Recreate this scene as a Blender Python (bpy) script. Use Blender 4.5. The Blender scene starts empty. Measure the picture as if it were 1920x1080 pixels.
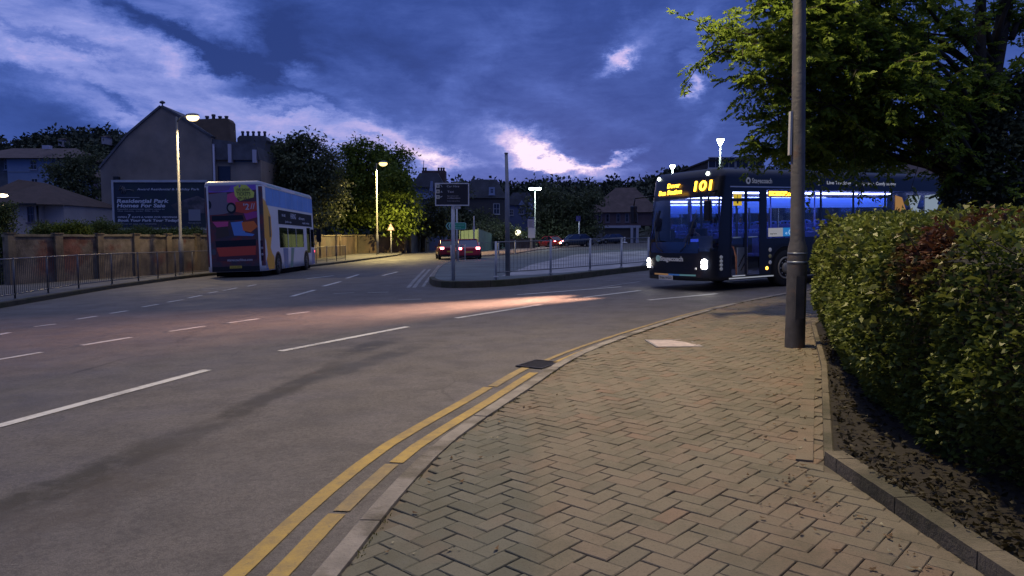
import bpy, bmesh, math, random
from math import sin, cos, radians as R, pi, atan2, asin, sqrt
from mathutils import Vector, Matrix, noise as mn
random.seed(7)
sc = bpy.context.scene
col = sc.collection
F = 1350.0; CX, CY, HZ = 960.0, 540.0, 441.0        # focal length and horizon in photo pixels
PITCH = math.atan((CY-HZ)/F); CAMZ = 1.5
# ---------------- camera
cd = bpy.data.cameras.new("camera"); cam = bpy.data.objects.new("camera", cd); col.objects.link(cam)
cam.location = (0, 0, CAMZ); cam.rotation_euler = (pi/2-PITCH, 0, 0)
cd.sensor_width = 36; cd.lens = 36*F/1920; cd.clip_end = 3000; cd.clip_start = .05
sc.camera = cam
sc.view_settings.view_transform = 'Standard'; sc.view_settings.look = 'None'
sc.view_settings.exposure = 0.2; sc.view_settings.gamma = 1
sc.cycles.max_bounces = 6; sc.cycles.sample_clamp_indirect = 4

def ray(px, py):
    u = (px-CX)/F; v = (CY-py)/F
    return Vector((u, cos(PITCH)+v*sin(PITCH), -sin(PITCH)+v*cos(PITCH)))
def G(x, y):
    x = max(-60, min(60, x))
    return .026*x - .009*max(0, min(20, y-25))
def at(px, py, Y):
    d = ray(px, py); t = Y/d.y
    return Vector((d.x*t, Y, CAMZ+d.z*t))
def gp(px, py, off=0.0):
    "where the line of sight through a photo pixel meets the ground"
    d = ray(px, py); lo, hi = .5, 900
    f = lambda Y: (CAMZ+d.z*Y/d.y) - (G(d.x*Y/d.y, Y)+off)
    for _ in range(50):
        m = (lo+hi)/2
        if f(m) > 0: lo = m
        else: hi = m
    Y = lo; return Vector((d.x*Y/d.y, Y, 0))

# ---------------- node helpers
class NT:
    def __init__(s, tree): s.t = tree; s.n = tree.nodes; s.l = tree.links
    def new(s, typ, **k):
        n = s.n.new(typ)
        for a, b in k.items(): setattr(n, a, b)
        return n
    def put(s, sock, v):
        if isinstance(v, bpy.types.NodeSocket): s.l.new(v, sock)
        elif v is not None: sock.default_value = v
    def math(s, op, a, b=None, c=None, clamp=False):
        n = s.new('ShaderNodeMath', operation=op, use_clamp=clamp)
        s.put(n.inputs[0], a); s.put(n.inputs[1], b)
        if c is not None: s.put(n.inputs[2], c)
        return n.outputs[0]
    def vmath(s, op, a, b=None):
        n = s.new('ShaderNodeVectorMath', operation=op)
        s.put(n.inputs[0], a); s.put(n.inputs[1], b); return n.outputs[0]
    def noise(s, vec, scale, detail=4, rough=.55, out='Fac', dist=0):
        n = s.new('ShaderNodeTexNoise'); s.put(n.inputs['Vector'], vec)
        n.inputs['Scale'].default_value = scale; n.inputs['Detail'].default_value = detail
        n.inputs['Roughness'].default_value = rough; n.inputs['Distortion'].default_value = dist
        return n.outputs[out]
    def ramp(s, fac, stops, interp='LINEAR'):
        n = s.new('ShaderNodeValToRGB'); s.put(n.inputs[0], fac); cr = n.color_ramp; cr.interpolation = interp
        while len(cr.elements) < len(stops): cr.elements.new(.5)
        for e, (p, c) in zip(cr.elements, stops):
            e.position = p; e.color = (c, c, c, 1) if isinstance(c, (int, float)) else (*c, 1)
        return n.outputs[0]
    def mix(s, fac, a, b, blend='MIX'):
        n = s.new('ShaderNodeMix', data_type='RGBA', blend_type=blend)
        s.put(n.inputs[0], fac)
        s.put(n.inputs[6], (*a, 1) if isinstance(a, tuple) and len(a) == 3 else a)
        s.put(n.inputs[7], (*b, 1) if isinstance(b, tuple) and len(b) == 3 else b)
        return n.outputs[2]
    def maprange(s, v, a, b, c=0, d=1, smooth=False):
        n = s.new('ShaderNodeMapRange', interpolation_type='SMOOTHSTEP' if smooth else 'LINEAR')
        s.put(n.inputs[0], v)
        for i, q in enumerate((a, b, c, d)): n.inputs[1+i].default_value = q
        return n.outputs[0]

# ---------------- world: dusk sky with broken cloud
w = bpy.data.worlds.new("World"); sc.world = w; w.use_nodes = True
N = NT(w.node_tree); N.n.clear()
tc = N.new('ShaderNodeTexCoord').outputs['Generated']
sep = N.new('ShaderNodeSeparateXYZ'); N.l.new(N.vmath('NORMALIZE', tc), sep.inputs[0])
X_, Y_, Z_ = sep.outputs
az = N.math('ARCTAN2', X_, Y_); el = N.math('ARCSINE', Z_)
cmb = N.new('ShaderNodeCombineXYZ'); N.put(cmb.inputs[0], az); N.put(cmb.inputs[1], N.math('MULTIPLY', el, 1.9)); dirv = cmb.outputs[0]
warp = N.new('ShaderNodeSeparateColor'); N.l.new(N.noise(dirv, 7, 9, .70, 'Color'), warp.inputs[0])
wx = N.math('MULTIPLY', N.math('SUBTRACT', warp.outputs[0], .5), .15)
wy = N.math('MULTIPLY', N.math('SUBTRACT', warp.outputs[1], .5), .11)
az2 = N.math('ADD', az, wx); el2 = N.math('ADD', el, wy)
def azel(px, py):
    d = ray(px, py).normalized(); return atan2(d.x, d.y), asin(d.z)
BL = [ # px, py, rx, ry, angle (deg, clockwise on the photo), amount
 (60,60,430,190,10,.30),(330,165,240,50,16,.13),(480,220,170,42,18,.17),(620,245,130,36,28,.27),(735,268,85,34,28,.44),(60,110,200,50,5,.06),(300,245,230,30,0,.16),
 (420,40,70,25,20,.12),(545,118,24,18,0,.30),(430,60,90,30,25,.10),(690,225,50,16,25,.16),(230,215,60,12,12,.16),(330,130,90,16,20,.14),(100,110,90,20,5,.08),(560,160,60,14,25,.14),
 (820,303,62,12,6,.60),(785,285,55,22,10,.25),(1008,284,58,20,32,.85),(1062,316,86,14,13,.90),(1000,312,60,10,0,.40),(965,262,50,14,20,.22),(1135,307,34,7,-22,.80),(955,290,100,50,0,.14),
 (1165,105,38,11,-22,.72),(1215,52,60,26,-30,.18),(1312,120,16,60,10,.24),(1290,60,60,16,-40,.14),(1302,150,14,12,0,.42),(1335,215,14,30,20,.18),(700,350,400,34,0,.10),
 (870,150,24,60,20,.10),(660,110,120,14,25,.10),(1040,165,60,16,10,.10),(880,250,120,24,10,.12),(830,200,30,8,0,.06),(720,60,30,80,30,.06),(960,70,100,14,-15,.06),(1130,220,90,14,20,.07),(760,140,70,12,30,.07),
 (300,58,140,16,24,-.30),(250,20,90,10,20,-.15),(330,200,70,8,15,-.15),(400,104,85,14,14,-.30),(120,74,80,11,18,-.28),(40,175,150,30,22,-.16),(110,232,190,32,14,-.20),(20,130,50,10,10,-.2),(455,100,60,20,28,-.34),
 (470,165,110,12,2,-.26),(210,180,55,8,30,-.28),(545,202,42,5,0,-.24),(600,180,90,8,20,-.20),(0,250,160,36,0,-.16),(520,70,60,50,20,-.36),(680,90,120,60,20,-.18),(700,262,40,6,20,-.25),(1010,325,60,4,5,-.2),(1050,284,18,6,20,-.25),(640,262,60,6,15,-.18)]
acc = None
for (px, py, rx, ry, a, amt) in BL:
    a0, e0 = azel(px, py); kx = F; c_, s_ = cos(R(a)), -sin(R(a))
    dx = N.math('SUBTRACT', az2, a0); dy = N.math('SUBTRACT', el2, e0)
    u = N.math('ADD', N.math('MULTIPLY', dx, c_*F/rx), N.math('MULTIPLY', dy, s_*F/rx))
    v = N.math('ADD', N.math('MULTIPLY', dx, -s_*F/ry), N.math('MULTIPLY', dy, c_*F/ry))
    d2 = N.math('ADD', N.math('MULTIPLY', u, u), N.math('MULTIPLY', v, v))
    g = N.math('MULTIPLY', N.math('POWER', 2.718, N.math('MULTIPLY', d2, -.8)), amt)
    acc = g if acc is None else N.math('ADD', acc, g)
n1 = N.math('MULTIPLY', N.math('SUBTRACT', N.noise(dirv, 3.6, 6, .58), .5), .34)
n2 = N.math('ADD', N.math('MULTIPLY', N.math('SUBTRACT', N.noise(dirv, 8, 8, .68, dist=.8), .5), .62), N.math('MULTIPLY', N.math('SUBTRACT', N.noise(N.vmath('MULTIPLY', dirv, (1, 2.2, 1)), 20, 6, .7), .5), .34))
n2 = N.math('MULTIPLY', n2, N.maprange(acc, .02, .35, .42, 1.0))
B = N.math('ADD', N.math('ADD', acc, n1), N.math('ADD', n2, .15))
skyc = N.ramp(N.math('DIVIDE', B, 1.4, clamp=True), [(0, (.018,.042,.185)), (.10, (.031,.066,.27)), (.21, (.062,.112,.39)), (.32, (.115,.17,.50)), (.47, (.235,.28,.64)), (.68, (.56,.46,.76)), (.88, (.98,.80,.93))])
low = N.maprange(el, 0, .26, 1, 0, True)
skyc = N.mix(N.math('MULTIPLY', low, .16), skyc, (.05,.12,.42))
# clear dusk air behind the cloud: Nishita twilight
ns = N.new('ShaderNodeTexSky', sky_type='NISHITA', sun_disc=False, sun_elevation=R(1.0), sun_rotation=R(3), altitude=50)
bgn = N.new('ShaderNodeBackground'); N.l.new(ns.outputs[0], bgn.inputs[0]); bgn.inputs[1].default_value = .0025
# out of view overhead the sky is made brighter to light the ground
hi = N.maprange(el, .42, 1.0, 0, 1, True)
skyc = N.mix(hi, skyc, (.37,.42,.66))
bg = N.new('ShaderNodeBackground'); N.l.new(skyc, bg.inputs[0]); bg.inputs[1].default_value = 1.0
ad = N.new('ShaderNodeAddShader'); N.l.new(bg.outputs[0], ad.inputs[0]); N.l.new(bgn.outputs[0], ad.inputs[1])
wo = N.new('ShaderNodeOutputWorld'); N.l.new(ad.outputs[0], wo.inputs[0])
w.cycles.sampling_method = 'MANUAL'; w.cycles.sample_map_resolution = 512
# ---------------- the last glow of the sun, low behind the hill
sl = bpy.data.lights.new("sun", 'SUN'); sl.energy = .06; sl.angle = R(20); sl.color = (1, .72, .75)
so = bpy.data.objects.new("sun", sl); col.objects.link(so)
so.rotation_euler = (R(87), 0, R(180-3)); so.location = (0, 0, 30)

# ---------------- materials
MC = {}
def mat(name, c, rough=.6, metal=0.0, var=0.0, vs=2.0, bump=0.0, bs=30.0, emit=None, es=0.0, alpha=None, trans=0.0, island=0.0, c2=None, c2s=1.5, c2lo=.45, c2hi=.6, coat=0):
    if name in MC: return MC[name]
    m = bpy.data.materials.new(name); m.use_nodes = True; n = NT(m.node_tree); b = n.n['Principled BSDF']
    tco = n.new('ShaderNodeTexCoord').outputs['Object']
    colr = (*c, 1)
    if c2:
        colr = n.mix(n.ramp(n.noise(tco, c2s, 5, .6), [(c2lo, 0), (c2hi, 1)]), c, c2)
    if var:
        f = n.maprange(n.noise(tco, vs, 5, .6), .3, .7, 1-var, 1+var)
        mm = n.new('ShaderNodeVectorMath', operation='SCALE'); n.put(mm.inputs[0], colr if isinstance(colr, bpy.types.NodeSocket) else tuple(c)); n.put(mm.inputs[3], f); colr = mm.outputs[0]
    if island:
        gi = n.new('ShaderNodeNewGeometry').outputs['Random Per Island']
        mm = n.new('ShaderNodeVectorMath', operation='SCALE'); n.put(mm.inputs[0], colr if isinstance(colr, bpy.types.NodeSocket) else tuple(c)); n.put(mm.inputs[3], n.maprange(gi, 0, 1, 1-island, 1+island)); colr = mm.outputs[0]
    n.put(b.inputs['Base Color'], colr)
    b.inputs['Roughness'].default_value = rough; b.inputs['Metallic'].default_value = metal
    b.inputs['Transmission Weight'].default_value = trans
    b.inputs['Coat Weight'].default_value = coat; b.inputs['Coat Roughness'].default_value = .08
    if emit: b.inputs['Emission Color'].default_value = (*emit, 1); b.inputs['Emission Strength'].default_value = es
    if alpha is not None: b.inputs['Alpha'].default_value = alpha
    if bump:
        bp = n.new('ShaderNodeBump'); bp.inputs['Strength'].default_value = bump; bp.inputs['Distance'].default_value = .02
        n.put(bp.inputs['Height'], n.noise(tco, bs, 6, .65)); n.l.new(bp.outputs[0], b.inputs['Normal'])
    MC[name] = m; return m
def glass(name, tint=(.55,.6,.65), amount=.75):
    "thin pane: part clear, part mirror (Fresnel)"
    if name in MC: return MC[name]
    m = bpy.data.materials.new(name); m.use_nodes = True; n = NT(m.node_tree); n.n.clear()
    tr = n.new('ShaderNodeBsdfTransparent'); tr.inputs[0].default_value = (*tint, 1)
    gl = n.new('ShaderNodeBsdfGlossy'); gl.inputs['Roughness'].default_value = .03; gl.inputs[0].default_value = (.9,.93,1,1)
    fr = n.new('ShaderNodeFresnel'); fr.inputs[0].default_value = 1.5
    mx = n.new('ShaderNodeMixShader'); n.put(mx.inputs[0], n.math('ADD', n.math('MULTIPLY', fr.outputs[0], .9), .04, clamp=True))
    n.l.new(tr.outputs[0], mx.inputs[1]); n.l.new(gl.outputs[0], mx.inputs[2])
    o = n.new('ShaderNodeOutputMaterial'); n.l.new(mx.outputs[0], o.inputs[0]); MC[name] = m; return m
def leafmat(name, c1, c2, rough=.55, scale=.8, dead=None, trans=.25, red=None):
    if name in MC: return MC[name]
    m = bpy.data.materials.new(name); m.use_nodes = True; n = NT(m.node_tree); n.n.clear()
    tco = n.new('ShaderNodeTexCoord').outputs['Object']; gi = n.new('ShaderNodeNewGeometry').outputs['Random Per Island']
    f = n.math('ADD', n.math('MULTIPLY', n.maprange(n.noise(tco, scale, 4, .6), .35, .65), .6), n.math('MULTIPLY', gi, .5), clamp=True)
    c = n.mix(f, c1, c2)
    if dead:
        dc, ds, lo, hi_ = dead
        c = n.mix(n.ramp(n.noise(n.vmath('ADD', tco, (3.1, 7.7, 1.3)), ds, 3, .5), [(lo, 0), (hi_, 1)]), c, dc)
    if red:
        dv = n.new('ShaderNodeVectorMath', operation='DISTANCE'); n.put(dv.inputs[0], tco); dv.inputs[1].default_value = red
        d = n.math('ADD', dv.outputs['Value'], n.math('MULTIPLY', n.math('SUBTRACT', n.noise(tco, 5, 4, .6), .5), 1.0))
        c = n.mix(n.maprange(d, .26, .50, .9, 0, True), c, (.075,.020,.018))
    b = n.new('ShaderNodeBsdfPrincipled'); n.put(b.inputs['Base Color'], c); b.inputs['Roughness'].default_value = rough; b.inputs['Specular IOR Level'].default_value = .18
    t = n.new('ShaderNodeBsdfTranslucent'); n.put(t.inputs[0], c)
    mx = n.new('ShaderNodeMixShader'); mx.inputs[0].default_value = trans
    n.l.new(b.outputs[0], mx.inputs[1]); n.l.new(t.outputs[0], mx.inputs[2])
    o = n.new('ShaderNodeOutputMaterial'); n.l.new(mx.outputs[0], o.inputs[0]); MC[name] = m; return m
def emis(name, c, s): return mat(name, c, .5, emit=c, es=s)

# ---------------- mesh helpers
class MB:
    def __init__(s): s.v = []; s.f = []; s.mi = []; s.smooth = []
    def face(s, idx, m=0, sm=False): s.f.append(tuple(idx)); s.mi.append(m); s.smooth.append(sm)
    def poly(s, pts, m=0, sm=False):
        i = len(s.v); s.v += [tuple(p) for p in pts]; s.face(range(i, i+len(pts)), m, sm)
    def box(s, a, b, m=0, M=None):
        x0, y0, z0 = a; x1, y1, z1 = b
        p = [(x0,y0,z0),(x1,y0,z0),(x1,y1,z0),(x0,y1,z0),(x0,y0,z1),(x1,y0,z1),(x1,y1,z1),(x0,y1,z1)]
        if M is not None: p = [tuple(M @ Vector(q)) for q in p]
        i = len(s.v); s.v += p
        for f in ((3,2,1,0),(4,5,6,7),(0,1,5,4),(1,2,6,5),(2,3,7,6),(3,0,4,7)): s.face([i+k for k in f], m)
    def prism(s, pts2, z0, z1, m=0, M=None, f3=None):
        "closed outline pts2 (x,y) extruded z0..z1; f3 maps (x,y,z)->point"
        g = f3 or (lambda x, y, z: (x, y, z)); n = len(pts2); i = len(s.v)
        lo = [g(x, y, z0) for x, y in pts2]; hi_ = [g(x, y, z1) for x, y in pts2]
        if M is not None: lo = [tuple(M @ Vector(q)) for q in lo]; hi_ = [tuple(M @ Vector(q)) for q in hi_]
        s.v += lo+hi_
        s.face([i+k for k in reversed(range(n))], m); s.face([i+n+k for k in range(n)], m)
        for k in range(n): s.face((i+k, i+(k+1) % n, i+n+(k+1) % n, i+n+k), m)
    def tube(s, pts, rad, m=0, n=10, caps=True, sm=True):
        "swept tube through pts; rad is a number or one per point"
        P = [Vector(p) for p in pts]; rad = [rad]*len(P) if isinstance(rad, (int, float)) else rad
        i0 = len(s.v); up = Vector((0, 0, 1)); prev = None
        for k, p in enumerate(P):
            d = (P[min(k+1, len(P)-1)]-P[max(k-1, 0)]).normalized()
            a = prev if prev is not None else (up if abs(d.z) < .9 else Vector((1, 0, 0)))
            a = (a - d*a.dot(d)); a = a.normalized() if a.length > 1e-6 else d.orthogonal().normalized(); prev = a; b = d.cross(a)
            for j in range(n):
                t = 2*pi*j/n; s.v.append(tuple(p+(a*cos(t)+b*sin(t))*rad[k]))
        for k in range(len(P)-1):
            for j in range(n):
                q = i0+k*n; s.face((q+j, q+(j+1) % n, q+n+(j+1) % n, q+n+j), m, sm)
        if caps:
            s.face([i0+j for j in reversed(range(n))], m); q = i0+(len(P)-1)*n; s.face([q+j for j in range(n)], m)
    def lathe(s, prof, m=0, n=24, M=None, sm=True):
        "profile of (radius, z) turned round z"
        i0 = len(s.v)
        for r, z in prof:
            for j in range(n):
                t = 2*pi*j/n; p = Vector((r*cos(t), r*sin(t), z)); s.v.append(tuple(M @ p if M is not None else p))
        for k in range(len(prof)-1):
            for j in range(n):
                q = i0+k*n; s.face((q+j, q+(j+1) % n, q+n+(j+1) % n, q+n+j), m, sm)
        s.face([i0+j for j in reversed(range(n))], m); q = i0+(len(prof)-1)*n; s.face([q+j for j in range(n)], m)
    def text(s, st, o, xd, yd, h, width=None, m=0, shear=0.0, bold=0.0, depth=.004, align='L'):
        "lettering: o = lower left of the line, xd/yd unit directions, h = cap height"
        cu = bpy.data.curves.new('t', 'FONT'); cu.body = st; cu.size = 1; cu.offset = bold; cu.shear = shear; cu.resolution_u = 3
        ob = bpy.data.objects.new('t', cu); me = bpy.data.meshes.new_from_object(ob)
        o, xd, yd = Vector(o), Vector(xd), Vector(yd); nd = xd.cross(yd)
        if len(me.vertices):
            xs = [v.co.x for v in me.vertices]; x0, x1 = min(xs), max(xs); k = h/.70; kx = (width/(x1-x0)) if width else k
            off = {'L': 0, 'C': -(x1-x0)*kx/2, 'R': -(x1-x0)*kx}[align]
            i = len(s.v)
            s.v += [tuple(o+xd*((v.co.x-x0)*kx+off)+yd*(v.co.y*k)+nd*depth) for v in me.vertices]
            for p in me.polygons: s.face([i+a for a in p.vertices], m)
        bpy.data.objects.remove(ob); bpy.data.curves.remove(cu); bpy.data.meshes.remove(me)
    def build(s, name, mats, parent=None, M=None, loc=None, bevel=0, solid=0, smooth_angle=None):
        me = bpy.data.meshes.new(name); v = s.v
        if M is not None: v = [tuple(M @ Vector(p)) for p in v]
        me.from_pydata(v, [], s.f)
        mats = mats if isinstance(mats, (list, tuple)) else [mats]
        for mm in mats: me.materials.append(mm)
        me.polygons.foreach_set('material_index', s.mi); me.polygons.foreach_set('use_smooth', s.smooth)
        me.update(); o = bpy.data.objects.new(name, me); col.objects.link(o)
        if parent is not None: o.parent = parent
        if loc is not None: o.location = loc
        if solid: md = o.modifiers.new('s', 'SOLIDIFY'); md.thickness = solid; md.offset = -1
        if bevel:
            md = o.modifiers.new('b', 'BEVEL'); md.width = bevel; md.segments = 2; md.limit_method = 'ANGLE'; md.angle_limit = R(40)
        return o
def tag(o, label=None, cat=None, group=None, kind=None):
    if label: o['label'] = label
    if cat: o['category'] = cat
    if group: o['group'] = group
    if kind: o['kind'] = kind
    return o
def thing(name, label, cat, loc=(0, 0, 0), rz=0.0, group=None, M=None):
    o = bpy.data.objects.new(name, None); col.objects.link(o); o.empty_display_size = .3
    if M is not None: o.matrix_world = M
    else: o.location = loc; o.rotation_euler = (0, 0, rz)
    return tag(o, label, cat, group)
def copy_tree(o, parent=None):
    kids = [c for c in bpy.data.objects if c.parent == o]
    c = o.copy(); col.objects.link(c); c.parent = parent
    for k in kids: copy_tree(k, c)
    return c
def ground(p): return (p[0], p[1], G(p[0], p[1]))

def sheet(name, pts, off, m, thick=0.0, extra_cuts=()):
    "flat piece of ground lying on the lie of the land, with an edge thick deep"
    bm = bmesh.new(); vs = [bm.verts.new((p[0], p[1], 0)) for p in pts]; bm.faces.new(vs)
    cuts = [((0, 25, 0), (0, 1, 0)), ((0, 45, 0), (0, 1, 0)), ((60, 0, 0), (1, 0, 0)), ((-60, 0, 0), (1, 0, 0))]+list(extra_cuts)
    for co, no in cuts:
        bmesh.ops.bisect_plane(bm, geom=bm.verts[:]+bm.edges[:]+bm.faces[:], plane_co=co, plane_no=no)
    bmesh.ops.recalc_face_normals(bm, faces=bm.faces)
    for f in bm.faces:
        if f.normal.z < 0: f.normal_flip()
    be = [e for e in bm.edges if e.is_boundary]
    for v in bm.verts: v.co.z = G(v.co.x, v.co.y)+off
    if thick:
        r = bmesh.ops.extrude_edge_only(bm, edges=be)
        for v in r['geom']:
            if isinstance(v, bmesh.types.BMVert): v.co.z -= thick
        bmesh.ops.recalc_face_normals(bm, faces=bm.faces)
    me = bpy.data.meshes.new(name); bm.to_mesh(me); bm.free(); me.materials.append(m)
    o = bpy.data.objects.new(name, me); col.objects.link(o); o['kind'] = 'structure'; return o
def resample(pts, step):
    P = [Vector((p[0], p[1], 0)) for p in pts]; L = [0]
    for a, b in zip(P, P[1:]): L.append(L[-1]+(b-a).length)
    n = max(2, int(L[-1]/step)); out = []
    k = 0
    for i in range(n+1):
        t = L[-1]*i/n
        while k < len(L)-2 and L[k+1] < t: k += 1
        u = (t-L[k])/(L[k+1]-L[k]); out.append(P[k].lerp(P[k+1], u))
    return out
def smoothpath(pts, step=.5, it=3):
    P = [Vector((p[0], p[1], 0)) for p in pts]
    for _ in range(it):
        Q = [P[0]]
        for a, b in zip(P, P[1:]): Q += [a.lerp(b, .25), a.lerp(b, .75)]
        Q.append(P[-1]); P = Q
    return resample(P, step)
def offset(path, d):
    "shift a path sideways; positive = to the left of its direction"
    out = []
    for i, p in enumerate(path):
        t = (path[min(i+1, len(path)-1)]-path[max(i-1, 0)]).normalized(); out.append(p+Vector((-t.y, t.x, 0))*d)
    return out
def strip(mb, path, a, b, z0, m=0, close_side=None):
    "ribbon on the ground between two sideways offsets"
    A = offset(path, a); B_ = offset(path, b)
    for i in range(len(path)-1):
        q = [A[i], A[i+1], B_[i+1], B_[i]]
        q = [(p.x, p.y, G(p.x, p.y)+z0) for p in q]
        n = (Vector(q[1])-Vector(q[0])).cross(Vector(q[3])-Vector(q[0]))
        mb.poly(q if n.z > 0 else q[::-1], m)
# ================= THE SETTING =================
# ---- paths traced on the ground (plan coordinates)
PV = .09     # height of the pavement over the road
kerb_px = [(585,1080),(687,952),(798,841),(849,803),(973,726),(1037,682),(1105,650),(1199,618),(1300,587),(1383,566),(1440,556)]
kp = [gp(x, y, PV) for x, y in kerb_px]
d0 = (kp[0]-kp[1]).normalized(); kp = [kp[0]+d0*4.5+Vector((-.9,0,0)), kp[0]+d0*1.5+Vector((-.1,0,0))]+kp
d1 = (kp[-1]-kp[-2]).normalized(); kp += [kp[-1]+d1*2+Vector((.1,.2,0)), kp[-1]+d1*5+Vector((1.2,.9,0)), kp[-1]+d1*11+Vector((3,3.2,0)), kp[-1]+d1*22+Vector((6,8,0))]
KERB = smoothpath(kp, .45)
lk_px = [(0,578),(200,543),(383,517),(585,501),(700,486),(745,480)]
lk = [gp(x, y) for x, y in lk_px]; dl = (lk[0]-lk[1]).normalized()
lk = [lk[0]+dl*25+Vector((-1,0,0)), lk[0]+dl*8]+lk
LKERB = smoothpath(lk, .8)
isl_px = [(805,530),(812,538),(850,541),(937,538),(1010,531),(1080,524),(1202,508)]
isl = [gp(x, y) for x, y in isl_px]; di = (isl[-1]-isl[-2]).normalized()
isl_far = [(1300,470),(1080,470),(1000,476),(960,480),(900,484),(868,487),(845,491),(826,500),(813,513)]
islF = [gp(x, y) for x, y in isl_far]
ISL = smoothpath(isl+[isl[-1]+di*8+Vector((1,.5,0))], .5)

# ---- materials
def asphalt():
    m = bpy.data.materials.new('asphalt'); m.use_nodes = True; n = NT(m.node_tree); b = n.n['Principled BSDF']
    p = n.new('ShaderNodeTexCoord').outputs['Object']
    c = n.mix(n.ramp(n.noise(p, .35, 5, .6), [(.35, 0), (.65, 1)]), (.060,.055,.053), (.098,.088,.083))
    c = n.mix(n.ramp(n.noise(p, 140, 2, .7), [(.3, 0), (.7, 1)]), n.mix(.35, c, (.03,.03,.03)), n.mix(.22, c, (.36,.34,.32)))
    c = n.mix(n.ramp(n.noise(p, 2.2, 6, .7), [(.45, 0), (.62, .5)]), c, (.048,.045,.043))
    c = n.mix(n.ramp(n.noise(p, 26, 5, .75), [(.42, .45), (.52, 0)]), c, (.035,.033,.032))
    c = n.mix(n.ramp(n.noise(p, 40, 4, .75), [(.56, 0), (.68, .5)]), c, (.17,.16,.15))
    sp = n.new('ShaderNodeSeparateXYZ'); n.l.new(p, sp.inputs[0])
    wob = n.math('MULTIPLY', n.math('SUBTRACT', n.noise(p, 1.4, 7, .75), .5), 1.6)
    def band(pa, pb, wid, amt, colr, c, nz=1.8, r0=0, r1=1e3):
        "grime along a seam, drawn by its distance from the line pa-pb"
        t = (pb-pa).normalized(); nx, ny = -t.y, t.x; k = pa.x*nx+pa.y*ny; L = (pb-pa).length
        d = n.math('ADD', n.math('ADD', n.math('MULTIPLY', sp.outputs[0], nx), n.math('MULTIPLY', sp.outputs[1], ny)), -k)
        d = n.math('ABSOLUTE', n.math('ADD', d, n.math('MULTIPLY', wob, wid*1.2)))
        al = n.math('ADD', n.math('ADD', n.math('MULTIPLY', sp.outputs[0], t.x), n.math('MULTIPLY', sp.outputs[1], t.y)), -(pa.x*t.x+pa.y*t.y))
        f = n.maprange(d, wid*.35, wid*.9, 1, 0, True)
        e = n.math('MULTIPLY', n.maprange(al, -.6, .6, 0, 1, True), n.maprange(al, L-.8, L+.8, 1, 0, True))
        f = n.math('MULTIPLY', n.math('MULTIPLY', f, e), n.ramp(n.noise(p, nz, 6, .7), [(.36, .15), (.52, 1)]))
        return n.mix(n.math('MULTIPLY', f, amt), c, colr)
    c = band(gp(-60,985), gp(330,822), .30, .9, (.024,.022,.014), c, 4)
    c = band(gp(-60,1040), gp(330,850), .5, .5, (.04,.032,.024), c, 2)
    c = band(gp(330,830), gp(640,680), .22, .9, (.034,.031,.025), c)
    c = band(gp(560,720), gp(780,650), .26, .8, (.035,.035,.036), c)
    c = band(gp(640,665), gp(730,638), .34, .95, (.028,.028,.03), c, 5)
    c = band(gp(-200,800), gp(330,728), .5, .35, (.06,.055,.05), c)
    c = band(gp(120,705), gp(225,675), .06, .8, (.03,.028,.026), c)
    c = band(gp(430,600), gp(620,560), .12, .5, (.05,.05,.05), c)
    # hairline cracks
    v = n.new('ShaderNodeTexVoronoi', feature='DISTANCE_TO_EDGE'); v.inputs['Scale'].default_value = .55
    n.put(v.inputs['Vector'], n.vmath('ADD', p, n.mix(.12, (0., 0., 0.), n.noise(p, 2.5, 5, .7, 'Color'))))
    cr = n.math('MULTIPLY', n.maprange(v.outputs['Distance'], .0, .008, 1, 0), n.ramp(n.noise(p, .25, 3), [(.5, 0), (.58, 1)]))
    c = n.mix(n.math('MULTIPLY', cr, .55), c, (.03,.028,.026))
    n.put(b.inputs['Base Color'], c)
    n.put(b.inputs['Roughness'], n.maprange(n.noise(p, 1.2, 4), .3, .7, .62, .85))
    bp = n.new('ShaderNodeBump'); bp.inputs['Strength'].default_value = .55; bp.inputs['Distance'].default_value = .012
    n.put(bp.inputs['Height'], n.math('ADD', n.noise(p, 110, 3, .8), n.math('MULTIPLY', n.noise(p, 6, 4, .6), 1.2))); n.l.new(bp.outputs[0], b.inputs['Normal'])
    return m
ASP = asphalt()
def paint(name, c, lo, hi_, under=(.075,.07,.07), sc_=9):
    m = bpy.data.materials.new(name); m.use_nodes = True; n = NT(m.node_tree); b = n.n['Principled BSDF']
    p = n.new('ShaderNodeTexCoord').outputs['Object']
    f = n.math('ADD', n.math('MULTIPLY', n.noise(p, sc_, 6, .75), .6), n.math('MULTIPLY', n.noise(p, .8, 3, .6), .5))
    cc = n.mix(n.ramp(f, [(lo, 0), (hi_, 1)]), n.mix(.5, c, under), c)
    cc = n.mix(n.ramp(n.noise(p, 30, 6, .8), [(lo-.17, 0), (lo-.05, 1)]), under, cc)
    n.put(b.inputs['Base Color'], cc); b.inputs['Roughness'].default_value = .7
    bp = n.new('ShaderNodeBump'); bp.inputs['Strength'].default_value = .4; bp.inputs['Distance'].default_value = .01
    n.put(bp.inputs['Height'], n.noise(p, 90, 3, .8)); n.l.new(bp.outputs[0], b.inputs['Normal'])
    return m
WP = paint('white_paint', (.50,.50,.48), .42, .56); YP = paint('yellow_paint', (.36,.25,.055), .47, .66)
WPF = paint('faded_white_paint', (.27,.27,.27), .5, .65)
SOIL = mat('soil', (.012,.010,.007), .95, var=.5, vs=3, bump=1, bs=12)
GRASS = mat('rough_ground', (.03,.035,.018), .95, var=.5, vs=.5, bump=1, bs=6)
KERBM = mat('kerb_concrete', (.20,.185,.165), .85, var=.35, vs=3.5, bump=.6, bs=45, c2=(.10,.09,.07), c2s=2.3, c2lo=.5, c2hi=.62)
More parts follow.
